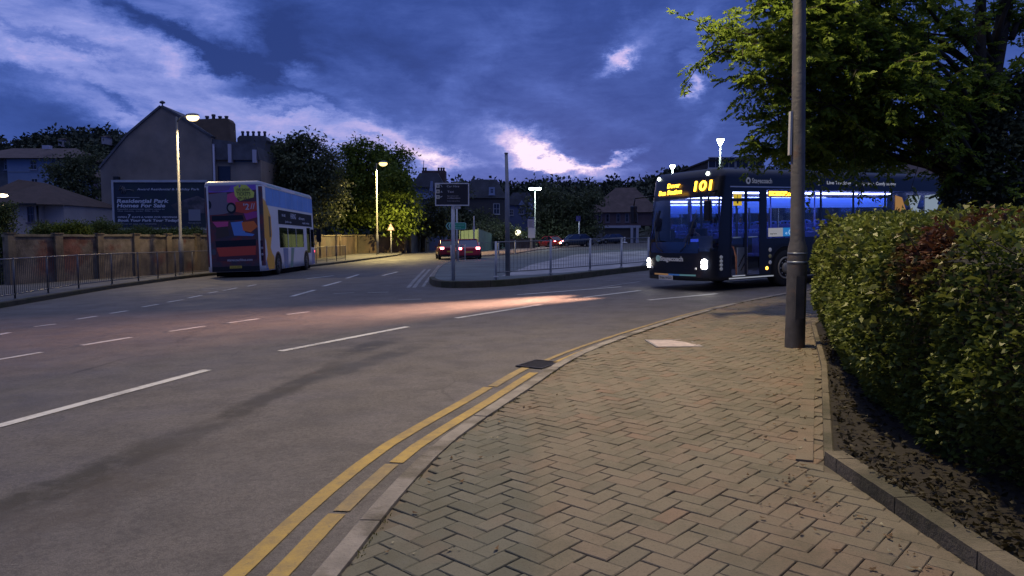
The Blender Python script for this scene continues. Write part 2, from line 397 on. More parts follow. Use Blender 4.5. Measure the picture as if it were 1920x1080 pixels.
KDARK = mat('old_kerb_stone', (.062,.056,.04), .9, var=.5, vs=2, bump=.8, bs=20, c2=(.025,.028,.014), c2s=2)
PAVE2 = mat('worn_tarmac_pavement', (.085,.085,.082), .85, var=.3, vs=.6, bump=.5, bs=50, c2=(.12,.115,.108), c2s=.5)
ISLM = mat('island_tarmac', (.085,.105,.11), .8, var=.35, vs=.5, bump=.4, bs=40)
ISLL = mat('pale_worn_paving', (.34,.33,.34), .8, var=.3, vs=.5, bump=.4, bs=40, c2=(.19,.19,.20), c2s=.55, c2lo=.45, c2hi=.6)

# ---- terrain: one sheet to the horizon
sheet('ground', [(-900,-60),(900,-60),(900,1400),(-900,1400)], -.06, GRASS)
# ---- road
road = [(-70,-30),(60,-30),(60,120),(10,130),(-4,100),(-14,86)]+[(p.x-.3, p.y) for p in reversed(LKERB)]
sheet('road', road, 0, ASP)
sheet('side_road', [(-15.5,67.5),(-9,69),(-5,80),(-4,99.5),(-14,86)], .004, ASP)

# ---- white and yellow lines
mk = MB()
def dash(a, b, wd=.10, m=0, z=.006):
    A, B_ = gp(*a), gp(*b); t = (B_-A).normalized(); nn = Vector((-t.y, t.x, 0))*wd/2
    k = max(1, int((B_-A).length/3))
    for i in range(k):
        p, q = A.lerp(B_, i/k), A.lerp(B_, (i+1)/k)
        mk.poly([(r.x, r.y, G(r.x, r.y)+z) for r in (p-nn, q-nn, q+nn, p+nn)][::-1] if (q-p).cross(nn).z < 0 else [(r.x, r.y, G(r.x, r.y)+z) for r in (p-nn, q-nn, q+nn, p+nn)], m)
for a, b in [((-160,842),(389,694)),((526,659),(764,613)),((855,597),(1016,571)),((1095,558),(1200,545)),((1215,563),(1345,551))]: dash(a, b, .13)
for a, b in [((-170,703),(79,661)),((153,648),(246,633)),((318,622),(384,612)),((428,606),(485,598)),((538,590),(580,585)),((-60,639),(18,624))]: dash(a, b, .11)
for a, b in [((64,613),(104,608)),((144,599),(182,593)),((207,588),(239,583)),((267,576),(296,571)),((314,567),(344,562)),((353,559),(378,554)),((390,550),(408,547)),((419,545),(444,540)),((464,537),(480,534))]: dash(a, b, .11)
for a, b in [((547,556),(590,544)),((606,537),(639,528)),((650,522),(672,515)),((575,523),(625,517)),((717,517),(745,510))]: dash(a, b, .14)
for a, b in [((625,551),(664,549)),((689,549),(728,548)),((747,563),(790,561)),((378,542),(433,540)),((380,544.5),(430,543.5))]: dash(a, b, .22, 2)
dash((970,553),(1165,538), .13); dash((1120,540),(1200,528), .12, 2)
A_ = gp(900,549); B2 = gp(1210,523)
dash((765,540),(797,505), .12, 2); dash((776,540),(806,505), .12, 2); dash((793,538),(823,498), .10, 2)
# arrow head on the far lane
P0, P1 = gp(717,517), gp(748,509)
# small white triangle by the far railing
tri = [gp(878,481), gp(897,481), gp(889,477.5)]
mk.poly([(p.x, p.y, G(p.x, p.y)+.008) for p in tri], 0)
KF = resample(KERB, .04)
def cut(path, s0, s1):
    path = KF
    L = 0; out = []
    for a, b in zip(path, path[1:]):
        if s0 <= L <= s1: out.append(a)
        L += (b-a).length
    return out
def slen(pt):
    L = 0; best = (1e9, 0)
    for a, b in zip(KF, KF[1:]):
        d = (a-pt).length
        if d < best[0]: best = (d, L)
        L += (b-a).length
    return best[1]
sg = slen(gp(1010,690)); s_a = slen(gp(740,870)); s_end = slen(gp(1440,556)); s_o = slen(gp(905,727)); s_b = slen(gp(600,1010))
strip(mk, cut(KERB, 0, s_b+.35), .17, .27, .006, 1)
strip(mk, cut(KERB, s_b+.36, s_a-.01), .165, .26, .0065, 3)
strip(mk, cut(KERB, s_a, sg-.25), .15, .25, .006, 1)
strip(mk, cut(KERB, sg+.35, s_end+4), .12, .21, .006, 1)
strip(mk, cut(KERB, 0, s_o), .37, .47, .006, 1)
strip(mk, cut(KERB, s_o+.02, sg-.02), .34, .44, .0065, 3)
YPW = paint('worn_yellow_paint', (.27,.20,.075), .46, .62)
strip(mk, cut(KERB, sg+.4, s_end+2), .30, .37, .006, 3)
mo = mk.build('road_markings', [WP, YP, WPF, YPW]); tag(mo, kind='structure')

# ---- near kerb: stones laid end to end
kb = MB()
def kerbstones(mb, path, a, b, top, down, L0=.915, gap=.014, chamf=.02):
    "each stone its own closed block, so that the joints show"
    P = resample(path, .15); pts = [(p.x, p.y) for p in P]; s = 0; cur = [P[0]]; 
    for i in range(1, len(P)):
        s += (P[i]-P[i-1]).length; cur.append(P[i])
        if s >= L0 or i == len(P)-1:
            if len(cur) > 1:
                c = list(cur); t0 = (c[1]-c[0]).normalized(); t1 = (c[-1]-c[-2]).normalized()
                c[0] = c[0]+t0*gap/2; c[-1] = c[-1]-t1*gap/2
                A, B_ = offset(c, a), offset(c, b); dz = random.uniform(-.003,.003)
                I = offset(c, a-chamf if a > b else a+chamf); n = len(c)
                def ring(k): 
                    g = lambda p, z: (p.x, p.y, G(p.x, p.y)+z+dz)
                    return [g(A[k], -down), g(A[k], top-chamf), g(I[k], top), g(B_[k], top), g(B_[k], -down)]
                base = len(mb.v); flip = a < b
                for k in range(n): mb.v += ring(k)
                for k in range(n-1):
                    for j in range(5):
                        q = (base+k*5+j, base+(k+1)*5+j, base+(k+1)*5+(j+1) % 5, base+k*5+(j+1) % 5)
                        mb.face(q if flip else q[::-1])
                e = [base+j for j in range(5)]; mb.face(e[::-1] if flip else e); e = [base+(n-1)*5+j for j in range(5)]; mb.face(e if flip else e[::-1])
            cur = [P[i]]; s = 0
kerbstones(kb, KERB, .0, -.125, PV+.012, .05)
kb.build('kerb', KERBM)['kind'] = 'structure'
kb = MB(); kerbstones(kb, LKERB, 0, .13, .14, .05); kb.build('far_kerb', KDARK)['kind'] = 'structure'
kb = MB(); kerbstones(kb, ISL, .0, .16, .20, .05); kb.build('island_kerb', KDARK)['kind'] = 'structure'
kb = MB(); IF2 = smoothpath([ISL[0]]+[p for p in reversed(islF)], .8); kerbstones(kb, IF2, .0, -.14, .12, .05); kb.build('island_back_kerb', KERBM)['kind'] = 'structure'

# ---- island surface
inner = offset(ISL, .16); backp = offset(IF2, -.14)
sheet('island_pavement', [(p.x, p.y) for p in inner[1:]]+[(p.x, p.y) for p in reversed(backp[1:])], .10, ISLM)
pale = [gp(x, y, .1) for x, y in [(940,518),(1010,515),(1080,509),(1200,500),(1215,485),(1215,470),(1120,474),(1075,478),(1000,495)]]
sheet('pale_paving', [(p.x, p.y) for p in pale], .104, ISLL)
# ---- far pavement left of the road, along the wall
wl = [gp(22,534,.13), gp(383,509,.13)]; wd = (wl[1]-wl[0]).normalized()
WALL = [wl[0]-wd*9, wl[0], wl[1], gp(600,484,.13), gp(673,475,.13), gp(760,473,.13), gp(838,463.5,.13)]
li = offset(LKERB, .13)
sheet('left_pavement', [(p.x, p.y) for p in li]+[(p.x, p.y) for p in (gp(752,478),)]+[(p.x-.4, p.y+.2) for p in reversed(WALL[:6])], .13, PAVE2)
FP = [gp(x, y, .1) for x, y in [(896,480),(966,474),(1007,467.5),(1040,464),(1100,461),(1100,458.5),(1000,462.5),(947,467.5),(896,473)]]
sheet('far_pavement', [(p.x, p.y) for p in FP], .10, mat('pinkish_paving', (.24,.17,.14), .85, var=.25, vs=.6), .12)

# ---- near pavement: herringbone block paving, every block modelled
bed_px = [(1850,1080),(1545,868),(1540,690),(1528,640)]
bed = [gp(x, y, PV) for x, y in bed_px]; t = (bed[3]-bed[2]).normalized()
b_near = bed[0]; dn = (bed[0]-bed[1]).normalized()
BED = [bed[0]+dn*3.0, bed[0], bed[1], bed[2], bed[3], bed[3]+t*1.5, bed[3]+t*3.2+Vector((.5,0,0))]
inK = offset(KERB, -.128)
inK = [p for p in inK if p.x < 14]
polyK = [(p.x, p.y) for p in inK]; polyB = [(p.x, p.y) for p in BED]
pave_poly = polyK+[(14, 15.5),(9,12.8)]+polyB[::-1]+[(BED[0].x,-1.2),(polyK[0][0],-1.2)]
def inside(x, y, P):
    c = False; j = len(P)-1
    for i in range(len(P)):
        if (P[i][1] > y) != (P[j][1] > y) and x < (P[j][0]-P[i][0])*(y-P[i][1])/(P[j][1]-P[i][1])+P[i][0]: c = not c
        j = i
    return c
def clip(poly, a, b, ok):
    "keep the part of poly on the same side of the line a-b as the point ok"
    nx, ny = -(b[1]-a[1]), b[0]-a[0]; k = nx*a[0]+ny*a[1]; sg_ = 1 if nx*ok[0]+ny*ok[1]-k > 0 else -1
    f = lambda p: sg_*(nx*p[0]+ny*p[1]-k); out = []
    for i in range(len(poly)):
        p, q = poly[i-1], poly[i]; fp, fq = f(p), f(q)
        if (fp >= 0) != (fq >= 0): u = fp/(fp-fq); out.append((p[0]+(q[0]-p[0])*u, p[1]+(q[1]-p[1])*u))
        if fq >= 0: out.append(q)
    return out
bp_ = MB(); u = .103; ca, sa = cos(R(47)), sin(R(47)); jn = .0022; rnd = random.Random(3)
edges = list(zip(pave_poly, pave_poly[1:]+pave_poly[:1]))
def brick(cells):
    x0, y0, x1, y1 = cells
    q = [(x0*u+jn, y0*u+jn), (x1*u-jn, y0*u+jn), (x1*u-jn, y1*u-jn), (x0*u+jn, y1*u-jn)]
    q = [(x*ca-y*sa, x*sa+y*ca) for x, y in q]; cx = sum(p[0] for p in q)/4; cy = sum(p[1] for p in q)/4
    if not (-3.5 < cx < 13 and .6 < cy < 17): return
    rr = .13; near = []
    ins = inside(cx, cy, pave_poly)
    for a, b in edges:
        dx, dy = b[0]-a[0], b[1]-a[1]; L2 = dx*dx+dy*dy
        if L2 < 1e-9: continue
        tt = max(0, min(1, ((cx-a[0])*dx+(cy-a[1])*dy)/L2)); px_, py_ = a[0]+tt*dx-cx, a[1]+tt*dy-cy
        if px_*px_+py_*py_ < rr*rr: near.append((a, b))
    if not ins and not near: return
    if near:
        if not ins: return
        for a, b in near:
            q = clip(q, a, b, (cx, cy))
            if len(q) < 3: return
    dip = .010*(mn.noise(Vector((cx*.9, cy*.9, 0)))) ; z = PV+dip+rnd.uniform(-.0022,.0022); tx, ty = rnd.gauss(0,.010), rnd.gauss(0,.010)
    n = len(q); i = len(bp_.v); bv = .004
    top = []; mid = []; 
    for x, y in q:
        zz = G(x, y)+z+(x-cx)*tx+(y-cy)*ty
        mid.append((x, y, zz-bv)); k = 1-bv*1.6/.1; top.append((cx+(x-cx)*k, cy+(y-cy)*k, zz))
    low_ = [(x, y, zz-.03) for x, y, zz in mid]
    bp_.v += low_+mid+top
    for k in range(n):
        l = (k+1) % n; bp_.face((i+k, i+l, i+n+l, i+n+k)); bp_.face((i+n+k, i+n+l, i+2*n+l, i+2*n+k))
    bp_.face([i+2*n+k for k in range(n)])
for i in range(-130, 220):
    for j in range(-110, 110):
        X0 = i+2*j; Y0 = i-2*j
        cx, cy = X0*u*ca-Y0*u*sa, X0*u*sa+Y0*u*ca
        if -3.8 < cx < 13.3 and .3 < cy < 17.3:
            brick((X0, Y0, X0+2, Y0+1)); brick((X0, Y0+1, X0+1, Y0+3))
def blockmat():
    m = bpy.data.materials.new('paving_block'); m.use_nodes = True; n = NT(m.node_tree); b = n.n['Principled BSDF']
    p = n.new('ShaderNodeTexCoord').outputs['Object']; gi = n.new('ShaderNodeNewGeometry').outputs['Random Per Island']
    c = n.ramp(gi, [(0, (.125,.112,.080)), (.35, (.145,.127,.088)), (.7, (.156,.132,.093)), (.93, (.160,.128,.090)), (1, (.175,.120,.080))])
    sp = n.new('ShaderNodeSeparateXYZ'); n.l.new(p, sp.inputs[0])
    # grey-green strip beside the kerb in the foreground
    s = n.math('ADD', sp.outputs[0], n.math('MULTIPLY', n.math('SUBTRACT', n.noise(p, 1.6, 4), .5), .25))
    g = n.math('MULTIPLY', n.maprange(s, .06, .20, 1, 0, True), n.maprange(sp.outputs[1], 5.0, 6.4, 1, 0, True))
    c = n.mix(n.math('MULTIPLY', g, .72), c, n.ramp(gi, [(0, (.068,.078,.062)), (1, (.112,.118,.095))]))
    # worn redder patches
    r_ = n.ramp(n.noise(p, 1.1, 4, .6), [(.52, 0), (.68, 1)]); c = n.mix(n.math('MULTIPLY', r_, .3), c, (.20,.105,.065))
    # moss, dirt and soil blown off the bed
    c = n.mix(n.math('MULTIPLY', n.ramp(n.noise(p, 2.6, 6, .7), [(.46, 0), (.64, 1)]), .5), c, (.062,.060,.034))
    c = n.mix(n.math('MULTIPLY', n.ramp(n.noise(p, 90, 3, .7), [(.35, 1), (.5, 0)]), .35), c, (.04,.036,.03))
    n.put(b.inputs['Base Color'], c); b.inputs['Roughness'].default_value = .82
    bp = n.new('ShaderNodeBump'); bp.inputs['Strength'].default_value = .5; bp.inputs['Distance'].default_value = .008
    n.put(bp.inputs['Height'], n.noise(p, 120, 4, .8)); n.l.new(bp.outputs[0], b.inputs['Normal']); return m
bp_.build('pavement', blockmat())['kind'] = 'structure'
sheet('pavement_bedding', pave_poly, PV-.010, mat('joint_sand', (.115,.100,.075), .95, var=.4, vs=5))
far_pave = [(p[0], p[1]) for p in polyK if p[1] > 16.5]
# straight border course of blocks beside the bed edging
sbm = MB()
for seg, d0_ in ((BED[3:5], .0), (BED[2:4], .0)):
    a, b = seg; t_ = (b-a).normalized(); nn = Vector((-t_.y, t_.x, 0)); L_ = (b-a).length; k = int(L_/.205)
    for i in range(k):
        q = [a+t_*(L_*i/k+.003)+nn*.06, a+t_*(L_*(i+1)/k-.003)+nn*.06, a+t_*(L_*(i+1)/k-.003)+nn*.158, a+t_*(L_*i/k+.003)+nn*.158]
        zt = PV+.007+rnd.uniform(-.002,.002); lo_ = [(p.x,p.y,G(p.x,p.y)+zt-.03) for p in q]; hi2 = [(p.x,p.y,G(p.x,p.y)+zt) for p in q]; n0 = len(sbm.v); sbm.v += lo_+hi2
        for f in ((4,5,6,7),(0,1,5,4),(1,2,6,5),(2,3,7,6),(3,0,4,7)): sbm.face([n0+j for j in f])
sbm.build('border_course', MC.get('paving_block') or bpy.data.materials['paving_block'])['kind'] = 'structure'
# planting bed
sheet('planting_bed', [(p.x+.06, p.y) for p in BED]+[(9,12.7),(16,15),(26,15),(26,-1.2),(BED[0].x,-1.2)], PV+.03, SOIL)
sheet('verge', [(14,15.5),(9,12.6),(16,15),(26,15),(40,20),(40,30),(26,27),(inK[-1].x, inK[-1].y)], PV+.005, PAVE2)
# edging of the bed: concrete path edging stones
kb = MB(); kerbstones(kb, BED[2:], -.055, .0, PV+.045, .08, .9, .01, .008); kerbstones(kb, BED[:3], -.12, .0, PV+.075, .08, .6, .01, .01)
kb.build('bed_edging', mat('mossy_edging', (.135,.118,.085), .9, var=.4, vs=6, bump=.7, bs=40, c2=(.05,.048,.03), c2s=3))['kind'] = 'structure'

# fallen leaves and grit along the edging and gutter
def litter():
    mb = MB(); r = random.Random(11)
    for i in range(420):
        if r.random() < .75:
            k = r.randrange(len(BED)-2); p = BED[k].lerp(BED[k+1], r.random()); d = abs(r.gauss(0, .28)); p = Vector((p.x-d*.9-.14, p.y-r.random()*.1, 0))
        else:
            k = r.randrange(10, 60); p = KERB[min(k, len(KERB)-1)]; p = Vector((p.x+.2+abs(r.gauss(0,.25)), p.y-.1, 0))
        a = r.random()*6.28; s_ = r.uniform(.008, .024); ti = r.uniform(.002,.012)
        z = G(p.x, p.y)+PV+.008
        q = []
        for an, rr_ in ((0,1),(1.2,.5),(3.14,1),(4.3,.55)):
            q.append((p.x+cos(a+an)*s_*rr_, p.y+sin(a+an)*s_*rr_, z+(ti if an in (0,3.14) else 0)))
        mb.poly(q, r.choice((0,0,1)))
    for i in range(70):
        x, y = r.uniform(-.9, 3), r.uniform(2.6, 9); z = G(x, y)+PV+.006; s_ = r.uniform(.004, .009)
        if not inside(x, y, pave_poly): continue
        mb.poly([(x-s_,y,z),(x,y-s_,z),(x+s_,y,z+.003),(x,y+s_*.8,z)], 1)
    o = mb.build('fallen_leaves', [mat('brown_leaf', (.10,.06,.025), .8, island=.5), mat('pale_leaf', (.20,.19,.13), .8, island=.4)])
    tag(o, 'scattered fallen leaves along the edge of the planting bed', 'leaf litter', kind='stuff')
litter()

# drain gully in the channel and the pale inspection cover
g0 = gp(1010,684); ti_ = (gp(1030,676)-gp(990,690)).normalized(); an = atan2(ti_.y, ti_.x)
def gully():
    t = thing('drain_gully', 'dark iron drain grating in the gutter where the yellow line is broken', 'drain', (g0.x, g0.y, G(g0.x, g0.y)), an)
    iron = mat('cast_iron', (.03,.03,.03), .55, metal=.6, bump=.4, bs=60)
    mb = MB(); a, b = .24, .17
    for x0, x1, y0, y1 in ((-a,a,-b,-b+.025),(-a,a,b-.025,b),(-a,-a+.025,-b+.025,b-.025),(a-.025,a,-b+.025,b-.025)): mb.box((x0,y0,.0),(x1,y1,.014))
    mb.build('frame', iron, t)
    mb = MB()
    for k in range(9): x = -a+.045+k*.05; mb.box((x,-b+.026,.0),(x+.022,b-.026,.011))
    mb.build('grating', iron, t)
    mb = MB(); mb.poly([(-a,-b,.0075),(a,-b,.0075),(a,b,.0075),(-a,b,.0075)]); mb.build('drain_opening', mat('pit_black', (.004,.004,.004), 1), t)
gully()
c0 = gp(1262,644,PV)
t = thing('inspection_cover', 'pale rectangular metal inspection cover set in the block paving', 'manhole cover', (c0.x, c0.y, G(c0.x, c0.y)+PV), R(3))
mb = MB(); a, b = .29, .30
for x0, x1, y0, y1 in ((-a,a,-b,-b+.03),(-a,a,b-.03,b),(-a,-a+.03,-b+.03,b-.03),(a-.03,a,-b+.03,b-.03)): mb.box((x0,y0,-.02),(x1,y1,.008))
mb.build('frame', mat('galvanised_frame', (.28,.26,.24), .5, metal=.3, var=.2), t)
mb = MB(); mb.box((-a+.035,-b+.035,-.02),(a-.035,b-.035,.006)); 
mb.build('lid', mat('worn_steel_lid', (.46,.39,.35), .5, metal=.25, var=.25, vs=8, bump=.4, bs=40), t)
# ================= WALLS, RAILS, LAMPS, SIGNS =================
STONE = mat('old_stone', (.17,.135,.09), .9, var=.4, vs=1.3, bump=1.0, bs=9, c2=(.085,.065,.05), c2s=.9)
STONEB = mat('patched_wall', (.15,.125,.10), .95, var=.6, vs=1.6, bump=1.2, bs=8, c2=(.13,.055,.04), c2s=.45, c2lo=.52, c2hi=.6)
COPE = mat('wall_coping', (.17,.145,.10), .9, var=.4, vs=2.5, bump=.5)
GALV = mat('galvanised_steel', (.30,.31,.33), .38, metal=.75, var=.2, vs=6)
GALVW = mat('grey_painted_post', (.42,.42,.44), .5, metal=.1, var=.2, vs=4)
RAILM = mat('dull_rail', (.10,.10,.105), .45, metal=.7, var=.3)
BLK = mat('black_metal', (.012,.012,.014), .45)
WHT = mat('white_plastic', (.62,.62,.66), .45)

def wall_thing(name, label, pts, h, th, off, mats, post_gap, post_w=.34, post_h=0.0, cat='wall'):
    p0 = pts[0]; base = (p0.x, p0.y, G(p0.x, p0.y)+off); t = thing(name, label, cat, base)
    L = lambda p, z: (p.x-base[0], p.y-base[1], G(p.x, p.y)+off+z-base[2])
    P = resample(pts, 1.1); back = offset(P, th); mb = MB(); cp = MB(); r = random.Random(len(name))
    fo = offset(P, -.05); bo = offset(P, th+.05)
    for i in range(len(P)-1):
        hh = h+r.uniform(-.02,.02)
        def blk(mb, a, b, z0, z1, m=0):
            q = [a[i], a[i+1], b[i+1], b[i]]; lo = [L(p, z0) for p in q]; hi_ = [L(p, z1) for p in q]; k = len(mb.v); mb.v += lo+hi_
            for f in ((3,2,1,0),(4,5,6,7),(0,1,5,4),(1,2,6,5),(2,3,7,6),(3,0,4,7)): mb.face([k+j for j in f], m)
        blk(mb, P, back, -.3, hh-.10); blk(cp, fo, bo, hh-.098, hh)
    mb.build('wall_face', mats[0], t); cp.build('coping', mats[1], t)
    Q = resample(pts, post_gap)
    for i in range(len(Q)):
        a = (Q[min(i+1, len(Q)-1)]-Q[max(0, i-1)]); an_ = atan2(a.y, a.x); c = Q[i]
        M = Matrix.Translation(L(c, 0)) @ Matrix.Rotation(an_, 4, 'Z')
        w_ = post_w*r.uniform(.8,1.1); m2 = MB(); m2.box((-w_/2,-.11,-.3),(w_/2,.05,h+post_h+.01), 0, M); m2.box((-w_/2-.03,-.14,h+post_h+.012),(w_/2+.03,.08,h+post_h+.06), 0, M)
        m2.build('pier', mats[2] if len(mats) > 2 else mats[0], t)
    return t
wall_thing('stone_wall', 'old patched stone wall with piers behind the left pavement, below the billboard', WALL[1:4][:3], 1.93, .35, .13, [STONEB, COPE, STONE], 2.05)
wall_thing('brick_wall', 'long brown wall beyond the warning triangle, under the lamp lit tree', [WALL[3]+(WALL[4]-WALL[3])*.02, WALL[4], WALL[5]], 2.0, .35, .13, [mat('brown_wall', (.12,.085,.065), .9, var=.45, vs=.5, bump=.8, bs=5, c2=(.07,.06,.05), c2s=.3), COPE, STONE], 6.0)
wall_thing('rubble_wall', 'grey rubble wall at the bend behind the red car', [WALL[5]+Vector((.5,.4,0)), WALL[6], gp(858,461)], 2.6, .4, .1, [mat('grey_rubble', (.10,.098,.10), .95, var=.5, vs=.9, bump=1, bs=4), COPE, STONE], 5)
# dark gate pier / hedge end at the far left edge is a shrub (built with the trees)

def railing(label, pts, off, h, spacing, post_r=.024, bars=.115, group=None, rails=(1.0,), bar_r=.007, lowrail=.14, skip_bars=(), postm=None):
    p0 = pts[0]; base = (p0.x, p0.y, G(p0.x, p0.y)+off); t = thing('pedestrian_railing', label, 'railing', base, group=group)
    L = lambda p, z: Vector((p.x-base[0], p.y-base[1], G(p.x, p.y)+off+z-base[2]))
    Q = resample(pts, spacing); pm = postm or RAILM
    for c in Q:
        m2 = MB(); m2.tube([L(c, -.1), L(c, h)], post_r, n=10); m2.tube([L(c, -.02), L(c, .02)], post_r*1.9, n=12); m2.build('post', pm, t)
    RT = mat('rail_tube', (.17,.17,.18), .4, metal=.6)
    for z in (h-.03, lowrail):
        rm = MB(); rm.tube([L(a, z) for a in Q], .016, n=8); rm.build('rail', RT, t)
    for k, (a, b) in enumerate(zip(Q, Q[1:])):
        if k in skip_bars: continue
        bm_ = MB(); n = int((b-a).length/bars)
        for i in range(1, n):
            c = a.lerp(b, i/n); bm_.tube([L(c, lowrail), L(c, h-.03)], bar_r, n=5, caps=False)
        bm_.build('infill_panel', RAILM, t)
    return t
rl = [gp(x, y, .13) for x, y in [(22,562),(85,551),(145,541),(241,530),(315,520),(376,512.5)]]
rl = [rl[0]+(rl[0]-rl[1]).normalized()*4]+rl+[gp(470,506,.13), gp(575,496,.13), gp(648,487.5,.13)]
railing('long dull steel railing with thin bars before the stone wall on the left', smoothpath(rl, 1, 2), .13, 1.12, 2.03, bar_r=.008)
ir = [gp(930,519,.2), gp(1030,512.5,.2), gp(1120,505,.2), gp(1210,497,.2), gp(1300,489,.2)]
railing('galvanised railing with thin bars along the near kerb of the traffic island', ir, .2, 1.12, 2.0, post_r=.038, bar_r=.0045, bars=.13, postm=GALVW)
fr = [gp(898,483,.12), gp(966,475.5,.12)]
railing('short far railing of the traffic island, behind the tall grey pole', fr, .12, 1.1, 4.2, post_r=.055, bar_r=.006, bars=.3, postm=GALVW)
fr = [gp(846,492,.12), gp(872,487,.12)]
railing('short low railing at the tip of the island beside the red cars', fr, .12, 1.05, 2.2, post_r=.04, bar_r=.006, bars=.3, postm=GALVW)

def lamp(px, base_y, top_y, label, color, watts, arm=.8, side=1, dbl=False, name='street_lamp', Y=None, colm=mat('lamp_column', (.17,.17,.17), .55, var=.15), r0=.085, head_s=1.0, es=14, off=.1, group='street lamps', spot=None):
    p = gp(px, base_y, off) if Y is None else Vector((at(px, HZ, Y).x, Y, 0))
    z0 = G(p.x, p.y)+(off if Y is None else 0); top = at(px, top_y, p.y).z; H = top-z0
    t = thing(name, label, 'street lamp', (p.x, p.y, z0), group=group)
    m = MB(); m.tube([(0,0,-.1),(0,0,H*.22),(0,0,H*.225),(0,0,H)], [r0*1.25, r0*1.25, r0*.8, r0*.55], n=14); m.lathe([(r0*1.6,0),(r0*1.6,.05),(r0*1.3,.09)], n=14); m.build('column', colm, t)
    for s in ((1,-1) if dbl else (side,)):
        a = arm; am = MB(); am.tube([(0,0,H-.25),(s*a*.25,-.02,H-.05),(s*a*.6,-.05,H+.02),(s*a,-.08,H+.03)], [.035,.035,.03,.028], n=8); am.build('arm', colm, t)
        if arm < .1:
            if s < 0: continue
            g = MB(); g.lathe([(.06,-.02),(.12,.10),(.24,.34),(.26,.40)], n=18, M=Matrix.Translation((0,0,H))); g.build('lamp_glass', emis('lit_post_top_%d' % es, color, es), t)
            g = MB(); g.lathe([(.28,.402),(.30,.44),(.16,.52),(.03,.55)], n=18, M=Matrix.Translation((0,0,H))); g.build('lamp_head', mat('lamp_housing', (.3,.3,.31), .5), t)
            ld = bpy.data.lights.new('lamp_light', 'SPOT'); ld.energy = watts*.6; ld.color = color; ld.shadow_soft_size = .05; ld.spot_size = R(150); ld.spot_blend = .5
            lo = bpy.data.objects.new('lamp_light', ld); col.objects.link(lo); lo.parent = t; lo.location = (0, -.45, H+.1); continue
        hs = head_s; hm = MB()
        hm.lathe([(.03,.0),(.14,.03),(.17,.09),(.10,.15),(.03,.17)], n=16, M=Matrix.Translation((s*(a+.18*hs),-.1,H+.0)) @ Matrix.Diagonal((1.9*hs,1.0*hs,.9*hs,1)))
        hm.build('lamp_head', mat('lamp_housing', (.3,.3,.31), .5), t)
        lm = MB(); lm.lathe([(.02,-.22),(.09,-.20),(.15,-.12),(.17,-.03),(.15,.02)], n=16, M=Matrix.Translation((s*(a+.18*hs),-.1,H+.0)) @ Matrix.Diagonal((1.8*hs,.95*hs,1.0*hs,1)))
        lm.build('lamp_glass', emis('lit_'+name+'_%d%d%d' % tuple(int(c*9) for c in color), color, es), t)
        ld = bpy.data.lights.new('lamp_light', 'SPOT'); ld.energy = watts; ld.color = color; ld.shadow_soft_size = .05; ld.spot_size = R(158); ld.spot_blend = .5
        lo = bpy.data.objects.new('lamp_light', ld); col.objects.link(lo); lo.parent = t; lo.location = (s*(a+.18*hs), -.1, H-.42)
    return t
SOD = (1, .58, .09); WLED = (.80, 1.0, .92)
lamp(341, 514.5, 219, 'tall street lamp glowing yellow in front of the billboard and gabled house', (1,.74,.36), 1000, arm=.62, off=.13, es=2.6, head_s=1.0)
lamp(708, 478.5, 306, 'yellow glowing street lamp beside the lit tree, left of the triangle sign', (1,.74,.25), 10000, arm=.42, off=.13, es=2.6, head_s=1.3)
lamp(1003, 464, 353, 'double headed white street lamp beyond the island, beside the white parking board', WLED, 300, arm=.22, dbl=True, es=40, head_s=1.1, r0=.10)
lamp(1347, 500, 272, 'white lit lamp on a pale column rising behind the front of the dark bus', WLED, 500, arm=.02, dbl=True, Y=52, es=40, head_s=.7, r0=.10)
lamp(1259, 500, 318, 'smaller white lit lamp just above the front left roof corner of the dark bus', WLED, 600, arm=.02, dbl=True, Y=71, es=40, head_s=1.0, r0=.11)
lamp(1922, 500, 198, 'bright white lamp at the right edge behind the dark tree', WLED, 500, arm=.02, dbl=True, Y=36, es=40, head_s=.8)
lamp(1516, 500, 285, 'pale slim lamp column seen through the leaves right of the near lamp post', WLED, 120, arm=.02, dbl=True, Y=45, es=3, head_s=.5)

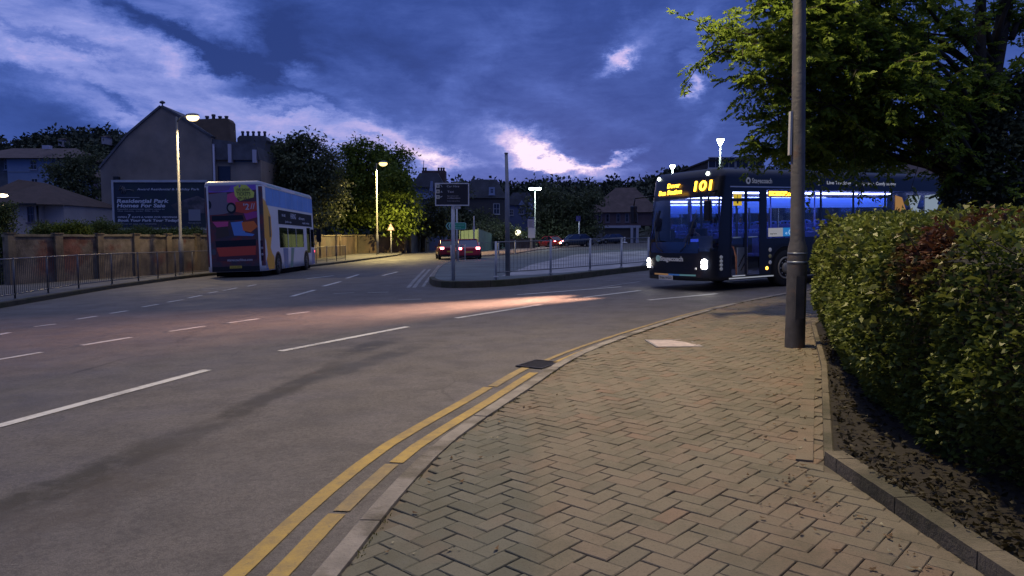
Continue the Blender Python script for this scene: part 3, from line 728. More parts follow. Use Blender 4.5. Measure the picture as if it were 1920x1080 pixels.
# the lamp column on the near pavement; its lantern is above the frame
def near_lamp():
    p = gp(1490,651,PV); z0 = G(p.x, p.y)+PV
    t = thing('street_lamp', 'thick dark lamp column standing on the block pavement beside the hedge', 'street lamp', (p.x, p.y, z0), group='street lamps')
    steel = mat('weathered_column', (.085,.085,.088), .55, metal=.35, var=.3, vs=5, bump=.35, bs=30, c2=(.13,.085,.06), c2s=3.5, c2lo=.55, c2hi=.7)
    m = MB(); m.tube([(0,0,-.1),(0,0,.02),(0,0,1.02),(0,0,1.17),(-.005,0,1.27),(-.07,0,4.5),(-.15,0,8.0)], [.117,.113,.111,.107,.080,.070,.055], n=28); m.build('column', steel, t)
    m = MB(); m.tube([(0,0,.99),(0,0,1.02)], .1135, n=28); m.tube([(0,0,1.10),(0,0,1.12)], .1115, n=28); m.build('band', mat('blue_grey_band', (.12,.15,.21), .4, metal=.4), t)
    m = MB(); m.box((-.05,-.117,.35),(.05,-.103,.85)); m.box((-.006,-.121,.58),(.006,-.116,.60)); m.build('access_door', steel, t)
    m = MB(); m.box((-.135,-.03,2.25),(-.11,.03,2.75)); m.build('sign_plate', mat('pale_plate', (.35,.36,.37), .5), t)
    m = MB(); m.tube([(-.14,0,7.6),(-.4,0,8.1),(-1.2,0,8.3),(-2.0,0,8.33)], [.05,.045,.04,.04], n=12); m.build('arm', steel, t)
    m = MB(); m.lathe([(.04,.0),(.16,.02),(.19,.07),(.1,.13),(.02,.14)], n=20, M=Matrix.Translation((-2.25,0,8.29)) @ Matrix.Diagonal((1.9,1,1,1))); m.build('lamp_head', mat('lamp_housing', (.3,.3,.31), .5), t)
    m = MB(); m.lathe([(.02,-.05),(.10,-.04),(.15,.0)], n=20, M=Matrix.Translation((-2.25,0,8.285)) @ Matrix.Diagonal((1.8,.95,1,1))); m.build('lamp_glass', emis('lit_near_lamp', (1,.78,.48), 20), t)
    ld = bpy.data.lights.new('lamp_light', 'SPOT'); ld.energy = 3250; ld.color = (1,.77,.46); ld.shadow_soft_size = .10; ld.spot_size = R(155); ld.spot_blend = .8
    lo = bpy.data.objects.new('lamp_light', ld); col.objects.link(lo); lo.parent = t; lo.location = (-2.25, 0, 8.1); lo.rotation_euler = (R(-14), 0, 0)
    return t
near_lamp()

# plain tall pole on the island
p = gp(952,517,.1); z0 = G(p.x, p.y)+.1; H = at(948,288,p.y).z-z0
t = thing('tall_pole', 'plain tall grey pole with no lamp standing on the traffic island', 'pole', (p.x, p.y, z0))
m = MB(); m.tube([(.0,0,-.1),(-.02,0,H*.74),(-.02,0,H*.745),(-.05,0,H)], [.085,.075,.062,.055], n=16); m.tube([(-.05,0,H-.01),(-.05,0,H+.03)], .066, n=16); m.build('column', mat('pole_grey', (.22,.22,.24), .45, metal=.4, var=.3), t)

# information sign on the island
def info_sign():
    p = gp(850,520,.2); z0 = G(p.x, p.y)+.1; s = F/p.y
    t = thing('information_sign', 'black direction board with white border and three pale symbols on a white post', 'sign', (p.x, p.y, z0))
    zt = at(850,343,p.y).z-z0; zb = at(850,386,p.y).z-z0; x0 = (817-850)/s; x1 = (880.5-850)/s
    m = MB(); m.tube([(0,.03,-.1),(0,.03,zb+.25)], .06, n=14); m.build('post', GALVW, t)
    m = MB(); m.box((x0,-.03,zb),(x1,.0,zt)); m.build('sign_board', mat('sign_black', (.010,.012,.018), .5), t, bevel=.012)
    m = MB(); f = -.034; b = .035
    for a in ((x0,zb,x1,zb+b),(x0,zt-b,x1,zt),(x0,zb+b,x0+b,zt-b),(x1-b,zb+b,x1,zt-b)): m.box((a[0],f,a[1]),(a[2],-.005,a[3]))
    m.build('border', mat('sign_white', (.55,.55,.58), .5), t)
    X = lambda px: (px-850)/s; Z = lambda py: zt-(py-343)/s
    yel = mat('sign_cream', (.55,.53,.42), .5)
    for cy in (348.5, 358.8, 369):
        m = MB(); m.box((X(819),-.034,Z(cy+3.4)),(X(825.6),-.031,Z(cy-3.4))); m.box((X(820.6),-.036,Z(cy+1.2)),(X(824),-.0345,Z(cy-1.2)), 1); m.box((X(821.4),-.037,Z(cy+2.2)),(X(823.2),-.0362,Z(cy-2.0)), 1)
        m.build('symbol', [yel, mat('sign_grey', (.2,.2,.19), .5)], t)
        m = MB()
        if cy < 352: m.poly([(X(827),-.034,Z(cy-2)),(X(828),-.034,Z(cy-2)),(X(831),-.034,Z(cy+2)),(X(830),-.034,Z(cy+2.4))])
        elif cy < 362: m.poly([(X(827),-.034,Z(cy+2)),(X(829),-.034,Z(cy-1.5)),(X(831),-.034,Z(cy+2))][::-1])
        else: m.poly([(X(827),-.034,Z(cy+2)),(X(827),-.034,Z(cy-1)),(X(831.5),-.034,Z(cy-2))][::-1])
        m.build('arrow', GALVW, t)
    m = MB(); tx = lambda st, px, py, h, wd: m.text(st, (X(px),-.035,Z(py)), (1,0,0), (0,0,1), h/s, wd/s, bold=.012)
    tx('Car Hire', 839, 351, 3.6, 23); tx('Taxi', 840, 361, 3.6, 12); tx('Set down and', 840, 368, 1.7, 20); tx('collection', 840, 372, 2.2, 24); tx('Long stay parking', 840, 377, 1.3, 23)
    m.build('lettering', mat('sign_lettering', (.42,.42,.46), .5), t)
    m = MB(); m.box((X(849),-.03,Z(391)),(X(864.5),.0,Z(386.6))); m.text('Town', (X(852),-.033,Z(390.2)), (1,0,0), (0,0,1), 2.2/s, 9/s, m=1); m.build('small_plate', [GALVW, BLK], t)
info_sign()
def green_sign():
    p = gp(857,489,.12); z0 = G(p.x, p.y)+.1; s = F/p.y
    t = thing('direction_sign', 'green arrow shaped direction sign pointing left on a slim grey post', 'sign', (p.x, p.y, z0))
    Z = lambda py: at(857, py, p.y).z-z0; X = lambda px: (px-857)/s
    m = MB(); m.tube([(0,.03,-.1),(0,.03,Z(389))], .055, n=12); m.build('post', GALVW, t)
    out = [(X(836),Z(423.7)),(X(840),Z(417.3)),(X(872.5),Z(417.3)),(X(874.3),Z(418.6)),(X(874.3),Z(428.7)),(X(872.5),Z(430.2)),(X(840),Z(430.2))]
    m = MB(); m.prism(out, 0, .03, f3=lambda x, y, z: (x, -.03+z*.9, y)); m.build('border', mat('sign_mint', (.45,.72,.60), .45), t)
    inn = [(X(837.2),Z(423.7)),(X(840.6),Z(418.3)),(X(872.2),Z(418.3)),(X(873.3),Z(419.3)),(X(873.3),Z(428.2)),(X(872.2),Z(429.2)),(X(840.6),Z(429.2))]
    m = MB(); m.prism(inn, -.036, -.032, f3=lambda x, y, z: (x, z, y)); m.build('sign_face', mat('sign_green', (.03,.30,.17), .45), t)
    m = MB(); e = -.039
    m.poly([(X(838.6),e,Z(423.7)),(X(841.4),e,Z(419.2)),(X(843.8),e,Z(419.2)),(X(841.2),e,Z(423.7)),(X(843.8),e,Z(428.4)),(X(841.4),e,Z(428.4))][::-1], 1)
    m.poly([(X(841.2),e-.002,Z(423.7)),(X(843.8),e-.002,Z(419.2)),(X(845.4),e-.002,Z(419.2)),(X(842.8),e-.002,Z(423.7)),(X(845.4),e-.002,Z(428.4)),(X(843.8),e-.002,Z(428.4))][::-1], 0)
    m.build('chevron', [mat('sign_mint', (.45,.72,.60)), BLK], t)
    m = MB(); m.text('Town centre', (X(848),e,Z(423)), (1,0,0), (0,0,1), 2.3/s, 23/s); m.text('Seafront', (X(848),e,Z(427.6)), (1,0,0), (0,0,1), 2.3/s, 17/s); m.build('lettering', mat('sign_mint', (.45,.72,.60)), t)
green_sign()
def tri_sign():
    p = gp(733.5,476,.13); z0 = G(p.x, p.y)+.13; s = F/p.y; Z = lambda py: at(733, py, p.y).z-z0
    t = thing('warning_sign', 'small triangular warning sign on a post by the brown wall', 'sign', (p.x, p.y, z0))
    m = MB(); m.tube([(0,.03,-.1),(0,.03,Z(424))], .055, n=12); m.build('post', GALVW, t)
    def tri(k, y0, y1, m_): m_.prism([(-7*k/s, Z(432)+(.0 if k == 1 else .07)),(7*k/s, Z(432)+(0 if k == 1 else .07)),(0, Z(418)-(.0 if k == 1 else .13))], y0, y1, f3=lambda x, y, z: (x, z, y))
    m = MB(); tri(1, -.03, 0, m); m.build('border', mat('dull_red_border', (.30,.20,.20), .5), t)
    m = MB(); tri(.72, -.035, -.031, m); m.build('sign_face', mat('sign_white', (.55,.55,.58)), t)
    m = MB(); m.poly([(.02,-.037,Z(430)),(.06,-.037,Z(430)),(.04,-.037,Z(426)),(.09,-.037,Z(424.5)),(0,-.037,Z(422.5)),(-.05,-.037,Z(425)),(.01,-.037,Z(425))]); m.build('symbol', BLK, t)
tri_sign()
# slim post, parking board, blue sign, bollards, globe light
def post_thing(name, label, cat, px, by, ty, r, m_=GALVW, off=.1, group=None):
    p = gp(px, by, off); z0 = G(p.x, p.y)+off; H = at(px, ty, p.y).z-z0; t = thing(name, label, cat, (p.x, p.y, z0), group=group); s = F/p.y
    m = MB(); m.tube([(0,0,-.1),(0,0,H-.02),(0,0,H)], [r,r,r*.6], n=14); m.build('post', m_, t); return t, p, z0, H, s
t, *_ = post_thing('slim_post', 'bare slim pale post beyond the green arrow sign', 'post', 889, 481, 405, .05)
m = MB(); m.box((-.09,-.06,2.0),(.09,-.052,2.35)); 
m.build('small_plate', GALVW, t)
t, p, z0, H, s = post_thing('parking_board', 'tall white parking information board on a post next to the double lamp', 'sign', 996, 466, 412, .13)
Z = lambda py: at(996, py, p.y).z-z0
m = MB(); m.box((-7/s,-.16,Z(427)),(5.5/s,-.14,Z(411))); m.build('upper_board', mat('pale_lilac_board', (.34,.32,.42), .5), t)
m = MB(); m.box((-6/s,-.18,Z(446)),(7/s,-.14,Z(427.5))); m.build('lower_board', WHT, t)
m = MB()
for k in range(5): m.box((-5/s,-.165,Z(416+k*2.2)),((3.2-(k % 2)*2)/s,-.162,Z(415+k*2.2)))
m.build('lettering', mat('sign_grey', (.2,.2,.19)), t)
t, p, z0, H, s = post_thing('blue_sign', 'small square blue sign on a white post before the parked cars', 'sign', 1085.5, 461, 411, .085, WHT)
m = MB(); m.box((-6/s,-.12,H-.25),(2.5/s,-.09,H+.42)); m.build('sign_face', mat('sign_blue', (.035,.03,.16), .4), t)
m = MB(); m.text('P', (-4/s,-.123,H-.1), (1,0,0), (0,0,1), .34, m=0); m.build('lettering', mat('sign_violet', (.10,.09,.25), .4), t)
for px, by, ty, lb in ((1099,459.5,447,'white bollard with a round base nearest the dark blue car'),(1171,456,444.5,'white bollard alone in front of the pale garage columns')):
    t, p, z0, H, s = post_thing('bollard', lb, 'bollard', px, by, ty, .13, WHT, group='white bollards')
    m = MB(); m.lathe([(.45,0),(.45,.08),(.3,.16),(.14,.2)], n=20); m.build('base', WHT, t)
t, p, z0, H, s = post_thing('globe_light', 'round glowing globe light on a short post beyond the green fence', 'lamp', 979, 465, 441, .14, mat('pinkish_post', (.2,.17,.2), .6))
m = MB(); m.lathe([(.02,-.35),(.2,-.29),(.33,-.12),(.35,.0),(.33,.12),(.2,.29),(.02,.35)], n=20, M=Matrix.Translation((-.5,0,H+.3))); m.build('globe', emis('globe_glow', (1,.93,.6), 2.2), t)
m = MB(); m.box((-.1,-.1,H-.05),(.1,.1,H+.03)); m.tube([(0,0,H),(-.5,0,H-.02)], .05); m.build('bracket', GALVW, t)
# green mesh fence
fa, fb, fc = gp(862,477,.1), gp(898,472,.1), gp(950,467,.1)
t = thing('green_fence', 'pale green sloping panel fence behind the red cars', 'fence', ground(fb))
m = MB(); L = lambda px, py, Y: tuple(at(px, py, Y)-Vector(ground(fb)))
def pan(mb, pa, ya0, ya1, Ya, pb, yb0, yb1, Yb, n):
    for i in range(n):
        for (u0, u1, d) in ((i/n, (i+.93)/n, 0),):
            q = []
            for u_ in (u0, u1):
                px = pa+(pb-pa)*u_; Y = Ya+(Yb-Ya)*u_; q.append((L(px, ya0+(yb0-ya0)*u_, Y), L(px, ya1+(yb1-ya1)*u_, Y)))
            a, b = q; k = len(mb.v); dy = .05
            for pt in (a[0], b[0], b[1], a[1]): mb.v.append(pt)
            for pt in (a[0], b[0], b[1], a[1]): mb.v.append((pt[0]+dy*.5, pt[1]+dy, pt[2]))
            for f in ((0,1,2,3),(7,6,5,4),(0,4,5,1),(1,5,6,2),(2,6,7,3),(3,7,4,0)): mb.face([k+j for j in f])
pan(m, 862, 478, 433, fb.y+3, 896, 473, 430, fb.y+1, 4); pan(m, 897, 473, 429, fb.y+1, 948, 467.5, 448, fc.y+14, 9)
m.build('fence_panel', mat('pale_green_panel', (.12,.19,.17), .7, var=.2, vs=.4), t)
for px, y0, y1, Y in ((862,478,432,fb.y+2.8),(897,473,428,fb.y+.9),(922,470,438,fc.y+3),(949,467,447,fc.y+14)):
    m = MB(); m.tube([L(px, y0, Y), L(px, y1, Y)], .07, n=8); m.build('post', mat('fence_post_green', (.08,.12,.11), .6), t)
fd = gp(1004,465,.1)
t = thing('low_brown_fence', 'low dark boarded fence at the far side of the junction', 'fence', ground(fd))
m = MB(); a = gp(953,467,.1); 
for i in range(18):
    q = a.lerp(fd, i/18); r_ = a.lerp(fd, (i+.9)/18); g0_ = Vector(ground(fd))
    m.prism([(q.x-g0_.x,q.y-g0_.y),(r_.x-g0_.x,r_.y-g0_.y),(r_.x-g0_.x,r_.y-g0_.y+.06),(q.x-g0_.x,q.y-g0_.y+.06)], -.1, 1.15)
m.build('boards', mat('dark_boards', (.05,.045,.055), .8, island=.3), t)
m = MB(); m.prism([(a.x-g0_.x,a.y-g0_.y-.05),(-.0,-.05),(0,0-.01),(a.x-g0_.x,a.y-g0_.y-.01)], .9, 1.0); m.build('rail', mat('dark_boards2', (.06,.055,.06), .8), t)

# ---- billboard
def billboard():
    Y = 48.0; s = F/Y; C = at(300, 431, Y); t = thing('billboard', 'wide dark blue advertising billboard in a pale frame above the stone wall', 'billboard', tuple(C))
    X = lambda px: (px-300)/s; Z = lambda py: (431-py)/s
    m = MB(); m.box((X(216),.0,Z(428)),(X(388),.12,Z(340))); m.build('board', mat('poster_navy', (.009,.020,.050), .6, c2=(.016,.036,.045), c2s=.25), t)
    m = MB(); f = -.06; a, b, c_, d = X(213), X(391), Z(431), Z(338.5); w_ = .13
    for q in ((a,c_,b,c_+w_),(a,d-w_*1.2,b,d),(a,c_+w_,a+w_,d-w_*1.2),(b-w_,c_+w_,b,d-w_*1.2)): m.box((q[0],f,q[1]),(q[2],.0-.002,q[3]))
    m.build('frame', mat('billboard_frame', (.36,.39,.48), .6, var=.15), t)
    W1 = mat('poster_white', (.50,.54,.68), .6); W2 = mat('poster_dim', (.24,.27,.34), .6)
    m = MB(); tx = lambda st, px, py, h, wd, k=0, sh=.0, bo=.02: m.text(st, (X(px),-.01,Z(py)), (1,0,0), (0,0,1), h/s, wd/s, m=k, shear=sh, bold=bo)
    tx('Award Residential & Holiday Park', 260, 357.5, 4.0, 116, 0, .15, .01)
    tx('Residential Park', 221.5, 380.5, 6.6, 97, 0, .15, .03); tx('Homes For Sale', 221.5, 389, 6.6, 90, 0, .15, .03)
    tx('Beautiful countryside setting close to', 222, 393.5, 2.2, 88, 1); tx('the coast, over 50s only', 222, 397, 2.2, 78, 1)
    tx('OPEN', 222, 408.8, 3.0, 17); tx('7', 241, 409.3, 7, 5.5, 0, .15); tx('DAYS A WEEK FOR VIEWINGS', 249, 408.8, 3.0, 84)
    tx('Book Your Park Tour Today!', 222, 415.5, 4.6, 114, 0, .15, .03); tx('Call us or see our website', 222, 420.8, 2.2, 72, 1)
    tx('Find out more', 353, 419, 2.2, 24, 1)
    m.build('lettering', [W1, W2], t)
    m = MB(); 
    for k in range(3): m.tube([(X(226+k*3),-.02,Z(358-k)),(X(230+k*3),-.02,Z(349+k)),(X(233+k*3),-.02,Z(356+k)),(X(231+k*3),-.02,Z(363))], .025, n=5)
    m.tube([(X(236),-.02,Z(358)),(X(245),-.02,Z(356.5)),(X(254),-.02,Z(358))], .03, n=5); m.build('emblem', mat('poster_emblem', (.16,.16,.18), .6), t)
    m = MB(); m.box((X(222),-.008,Z(371.5)),(X(264),-.004,Z(370.3))); m.build('rule', W2, t)
    m = MB()   # photograph of a park home fading into the poster
    m.poly([(X(322),-.006,Z(385)),(X(335),-.006,Z(400)),(X(384),-.006,Z(400)),(X(386),-.006,Z(374)),(X(372),-.006,Z(368)),(X(350),-.006,Z(374))]); m.build('poster_picture', mat('poster_photo', (.035,.04,.055), .6, c2=(.11,.10,.13), c2s=1.2), t)
    m = MB(); m.box((X(354.5),-.012,Z(414)),(X(376.5),-.008,Z(393))); m.build('code_panel', mat('poster_panel', (.17,.19,.26), .6), t)
    for px in (225, 300, 375): m = MB(); m.box((X(px)-.08,.14,-2.6),(X(px)+.08,.3,Z(342))); m.build('support', mat('dark_timber', (.04,.035,.03), .9), t)
billboard()
# ================= BUILDINGS =================
DW = mat('dark_window', (.012,.014,.025), .12); PANE_L = mat('bluish_pane', (.02,.025,.05), .08)  # two pane colours, near black and a bluer one
FRM = mat('window_frame', (.33,.34,.42), .6)
TILE = mat('dark_roof_tile', (.075,.052,.055), .85, var=.35, vs=1.2, bump=.6, bs=6)
SLATE = mat('slate', (.08,.085,.11), .7, var=.35, vs=1, bump=.5, bs=6)
def window(t, x, z, w, h, y=-.03, frame=FRM, pane=DW, bars=(1, 1), fw=.07, M=None, d=1):
    "window on the wall plane y=0 facing -y (or moved by M)"
    m = MB()
    for q in ((x-w/2,z,x+w/2,z+fw),(x-w/2,z+h-fw,x+w/2,z+h),(x-w/2,z+fw,x-w/2+fw,z+h-fw),(x+w/2-fw,z+fw,x+w/2,z+h-fw)): m.box((q[0],y-.02,q[1]),(q[2],y+.06,q[3]), 0, M)
    for k in range(1, bars[0]+1):
        if bars[0] > 0: xx = x-w/2+w*k/(bars[0]+1); m.box((xx-.02,y-.005,z+fw),(xx+.02,y+.05,z+h-fw), 0, M)
    for k in range(1, bars[1]+1):
        zz = z+h*k/(bars[1]+1); m.box((x-w/2+fw,y-.01,zz-.03),(x+w/2-fw,y+.045,zz+.03), 0, M)
    m.box((x-w/2-.08,y-.1,z-.09),(x+w/2+.08,y+.06,z-.003), 0, M)
    o = m.build('window', frame, t); m = MB(); m.box((x-w/2+fw*.5,y+.02,z+fw*.5),(x+w/2-fw*.5,y+.04,z+h-fw*.5), 0, M); m.build('pane', pane, o)
    return o
def house(name, label, px, Y, rz=0.0, cat='house', basez=None):
    p = at(px, HZ, Y); z = G(p.x, p.y) if basez is None else basez
    return thing(name, label, cat, (p.x, p.y, z), rz), p, z
def gable_roof(w, d, z, rise, over=.3, th=.15, x0=0, y0=0, hip=0.0):
    "roof over 0..w, 0..d, ridge along x"
    m = MB(); a = (x0-over, y0-over, z-over*rise/(d/2)); xs = (x0-over, x0+w+over); ym = y0+d/2
    r0 = (x0-over+hip, ym, z+rise); r1 = (x0+w+over-hip, ym, z+rise)
    e = [(xs[0],y0-over,a[2]),(xs[1],y0-over,a[2]),(xs[1],y0+d+over,a[2]),(xs[0],y0+d+over,a[2])]
    f = [(e[0],e[1],r1,r0),(e[2],e[3],r0,r1),(e[1],e[2],r1),(e[3],e[0],r0),(e[3],e[2],e[1],e[0])]
    for q in f: m.poly(q)
    return m
def chimney(t, x, y, z0, w, d, h, pots, mt, name='chimney', potm=None, pr=.11, ph=.45):
    m = MB(); m.box((x-w/2,y-d/2,z0),(x+w/2,y+d/2,z0+h-.25)); m.box((x-w/2-.07,y-d/2-.07,z0+h-.248),(x+w/2+.07,y+d/2+.07,z0+h-.1)); m.box((x-w/2,y-d/2,z0+h-.098),(x+w/2,y+d/2,z0+h)); c = m.build(name, mt, t)
    for k in range(pots):
        m = MB(); xx = x-w/2+w*(k+.5)/pots
        m.lathe([(pr*.9,z0+h),(pr*.75,z0+h+ph*.7),(pr*1.15,z0+h+ph*.75),(pr*1.1,z0+h+ph)], n=10, M=Matrix.Translation((xx,y,0))); m.build('chimney_pot', potm or mt, c)
    return c

# -- big gabled house behind the billboard
def gabled():
    Y = 56.0; s = F/Y; t, p, z = house('gabled_house', 'big dark rendered gable end house with many chimney pots behind the billboard', 312, Y, R(3))
    X = lambda px: (px-312)/s; Z = lambda py: (441-py)/s+CAMZ-z
    W = mat('dark_render', (.24,.20,.175), .9, var=.3, vs=.35, bump=.6, bs=3, c2=(.18,.16,.155), c2s=.2)
    d = 9.0
    prof = [(X(197),-1),(X(197),Z(318)),(X(250),Z(256)),(X(311),Z(205)),(X(345),Z(224)),(X(400),Z(260)),(X(400),-1)]
    m = MB(); m.prism([(x, zz) for x, zz in prof], 0, d, f3=lambda x, y, q: (x, q, y)); m.build('wall', W, t)
    m = MB()   # verge coping following the gable, and slates behind
    for a, b in ((prof[1], prof[2]),(prof[2], prof[3]),(prof[3], prof[4]),(prof[4], prof[5])):
        dx, dz = b[0]-a[0], b[1]-a[1]; L = sqrt(dx*dx+dz*dz); nx, nz = -dz/L*.16, dx/L*.16
        m.prism([(a[0]+nx*.05, a[1]+nz*.05),(b[0]+nx*.05, b[1]+nz*.05),(b[0]+nx, b[1]+nz),(a[0]+nx, a[1]+nz)], -.1, d+.1, f3=lambda x, y, q: (x, q, y))
    r = m.build('roof', SLATE, t)
    m = MB(); m.lathe([(.07,Z(205)),(.05,Z(201)),(.05,Z(199)),(.19,Z(197.5)),(.22,Z(196)),(.15,Z(194.5)),(.04,Z(193))], n=12, M=Matrix.Translation((0,.1,0))); m.build('finial', SLATE, r)
    # long chimney stack with its row of pots
    zb = Z(262); 
    m = MB(); m.prism([(X(328),Z(226)),(X(425),Z(222)),(X(429),Z(228)),(X(430),Z(272)),(X(345),zb)], .6, 2.0, f3=lambda x, y, q: (x, q, y)); c = m.build('chimney', mat('soot_brick', (.12,.088,.068), .9, var=.3, vs=1, bump=.6, bs=5), t)
    for i, px in enumerate((334,347,360,382,394,406,418)):
        m = MB(); z0 = Z(225-i*.4); h = (.36,.5,.3,.34,.45,.3,.3)[i]; m.lathe([(.15,z0-.05),(.12,z0+h*.6),(.17,z0+h*.7),(.15,z0+h)], n=10, M=Matrix.Translation((X(px),1.3,0))); m.build('chimney_pot', SLATE, c)
    # lower wing to the right, with bay windows and its own stack
    m = MB(); m.box((X(400)+.003,.4,-1),(X(486),d-.5,Z(300))); m.build('side_wing', W, t)
    m = MB(); m.prism([(X(399),Z(262)),(X(432),Z(266)),(X(482),Z(276)),(X(486),Z(300.5)),(X(399),Z(300.5))], .1, d-.8, f3=lambda x, y, q: (x, q, y)); m.build('mansard_roof', SLATE, t)
    m = MB(); m.prism([(X(430),Z(280)),(X(430),Z(254)),(X(435),Z(249)),(X(482),Z(249)),(X(487),Z(257)),(X(484),Z(262)),(X(482),Z(280))], 2.2, 3.6, f3=lambda x, y, q: (x, q, y)); c2 = m.build('chimney', SLATE, t)
    for px in (435.5,445.5,456,467,478):
        m = MB(); z0 = Z(249.5); m.lathe([(.12,z0),(.10,z0+.3),(.14,z0+.35),(.12,z0+.47)], n=10, M=Matrix.Translation((X(px),2.9,0))); m.build('chimney_pot', SLATE, c2)
    wh = mat('pale_trim', (.40,.40,.52), .6)
    for x0, x1, y0, y1 in ((402,405.5,272,345),(430,435.5,272,306),(474.5,481,282,306)):
        m = MB(); m.box((X(x0),-.12,Z(y1)),(X(x1),-.01 if x0 < 410 else .38,Z(y0))); m.build('window_frame', wh, t)
    for x0, x1, y0, y1 in ((406.5,429,276,300),(438,473,284,304),(407,430,312,338)):
        m = MB(); m.box((X(x0),-.02 if x1 < 400 else .36,Z(y1)),(X(x1),.38,Z(y0))); m.build('window', PANE_L, t)
    m = MB(); m.tube([(X(404),-.08,0),(X(404),-.08,Z(275))], .06, n=8); m.build('downpipe', wh, t)
    m = MB(); m.box((X(222),-.25,Z(341)),(X(232),-.01,Z(333))); m.build('vent_box', BLK, t)
gabled()
def crenel():
    Y = 75; s = F/Y; t, p, z = house('flat_topped_house', 'dark distant house with a row of chimney pots showing above the trees', 505, Y)
    X = lambda px: (px-505)/s; Z = lambda py: (441-py)/s+CAMZ-z
    m = MB(); m.box((X(475),0,-1),(X(529),8,Z(272))); m.build('wall', mat('dark_render2', (.05,.045,.055), .9, var=.2), t)
    m = MB(); m.box((X(476),1,Z(271.9)),(X(528),2.2,Z(267))); c = m.build('chimney', TILE, t)
    for k in range(6): m = MB(); m.lathe([(.16,Z(267)),(.13,Z(265)),(.17,Z(264.4)),(.15,Z(263.6))], n=8, M=Matrix.Translation((X(481+k*8.5),1.6,0))); m.build('chimney_pot', TILE, c)
    window(t, 0, 6, 1, 1.6)
crenel()
# -- pale house at the far left, and the low cream house before it
def pale_house():
    Y = 80; s = F/Y; t, p, z = house('pale_blue_house', 'pale blue rendered two storey house at the left with a dark tiled roof', 60, Y, 0)
    X = lambda px: (px-60)/s; Z = lambda py: (441-py)/s+CAMZ-z
    m = MB(); m.box((X(20),0,-2),(X(112),8,Z(298))); m.build('wall', mat('pale_blue_render', (.21,.27,.42), .85, var=.12, vs=.3), t)
    m = MB(); m.box((X(-60),.6,-2),(X(19.8),8,Z(298))); m.build('side_wing', mat('grey_render', (.12,.13,.15), .85, var=.2), t)
    m = gable_roof(X(150)-X(-60), 9, Z(297), (297-272)/s, .4, x0=X(-60), y0=-.3, hip=3); r = m.build('roof', TILE, t)
    m = MB(); m.box((X(83),.3,Z(281)),(X(96),.9,Z(274))); m.build('skylight', mat('skylight_pale', (.4,.38,.5), .3), t)
    m = MB(); m.box((X(20),-.08,Z(299.8)),(X(112),-.003,Z(296.5))); m.build('eaves_board', mat('grey_fascia', (.2,.22,.28), .7), t)
    for px, py, w_, h_ in ((69.5,319.5,.72,1.05),(70,357,.72,1.25),(108,318,.5,1.0)): window(t, X(px), Z(py), w_, h_, fw=.05)
    window(t, X(13), Z(319), .6, 1.2, y=.57)
    m = MB(); m.box((X(22),-.04,Z(325)),(X(112),-.003,Z(322.5))); m.build('string_course', mat('pale_band', (.2,.24,.33), .8), t)
pale_house()
def cream_house():
    Y = 46; s = F/Y; t, p, z = house('cream_bungalow', 'low cream rendered house with a hipped brown roof behind the left end of the wall', 60, Y, 0)
    X = lambda px: (px-60)/s; Z = lambda py: (441-py)/s+CAMZ-z
    cr = mat('cream_render', (.36,.33,.345), .85, var=.15, vs=.5)
    m = MB(); m.box((X(-60),0,-1),(X(76),7,Z(384))); m.box((X(76)+.003,.5,-1),(X(112),7,Z(384))); m.build('wall', cr, t)
    m = MB(); e = Z(384); 
    a = [(X(-62),-.5,e),(X(80),-.5,e),(X(116),.1,e),(X(116),7.4,e),(X(-62),7.4,e)]; q1, q2 = (X(-20),3,Z(331)), (X(34),3,Z(338))
    for f in ((a[0],a[1],q2,q1),(a[1],a[2],q2),(a[2],a[3],q2),(a[3],a[4],q1,q2),(a[4],a[0],q1),(a[4],a[3],a[2],a[1],a[0])): m.poly(f)
    m.build('roof', mat('brown_roof_tile', (.05,.03,.028), .85, var=.3, vs=2, bump=.6, bs=8), t)
    window(t, X(60), Z(417), .42, 1.0, fw=.04, frame=mat('purple_grey_frame', (.09,.08,.13), .6))
    m = MB(); m.tube([(X(73.5),-.07,-.5),(X(73.5),-.07,Z(386))], .055, n=8); m.build('downpipe', BLK, t)
    m = MB(); m.box((X(-60),-.58,e-.03),(X(80),-.47,e+.06)); m.build('gutter', BLK, t)
cream_house()
# wall lantern light by the cream house
t, p, z = house('wall_lantern', 'small warm lit lantern in front of the brown roof at the left edge', 9, 40, cat='lamp')
m = MB(); m.tube([(0,0,-.1),(0,0,4.1)], .045, n=10); m.build('post', BLK, t)
zz = at(9, 367, 40).z-z
m = MB(); m.lathe([(.02,zz-.08),(.16,zz-.06),(.26,zz),(.2,zz+.07),(.03,zz+.1)], n=16); m.build('lamp_glass', emis('lantern_glow', (1,.78,.5), 8), t)
ld = bpy.data.lights.new('lamp_light', 'POINT'); ld.energy = 30; ld.color = (1,.75,.45); lo = bpy.data.objects.new('lamp_light', ld); col.objects.link(lo); lo.parent = t; lo.location = (0,-.4,zz)

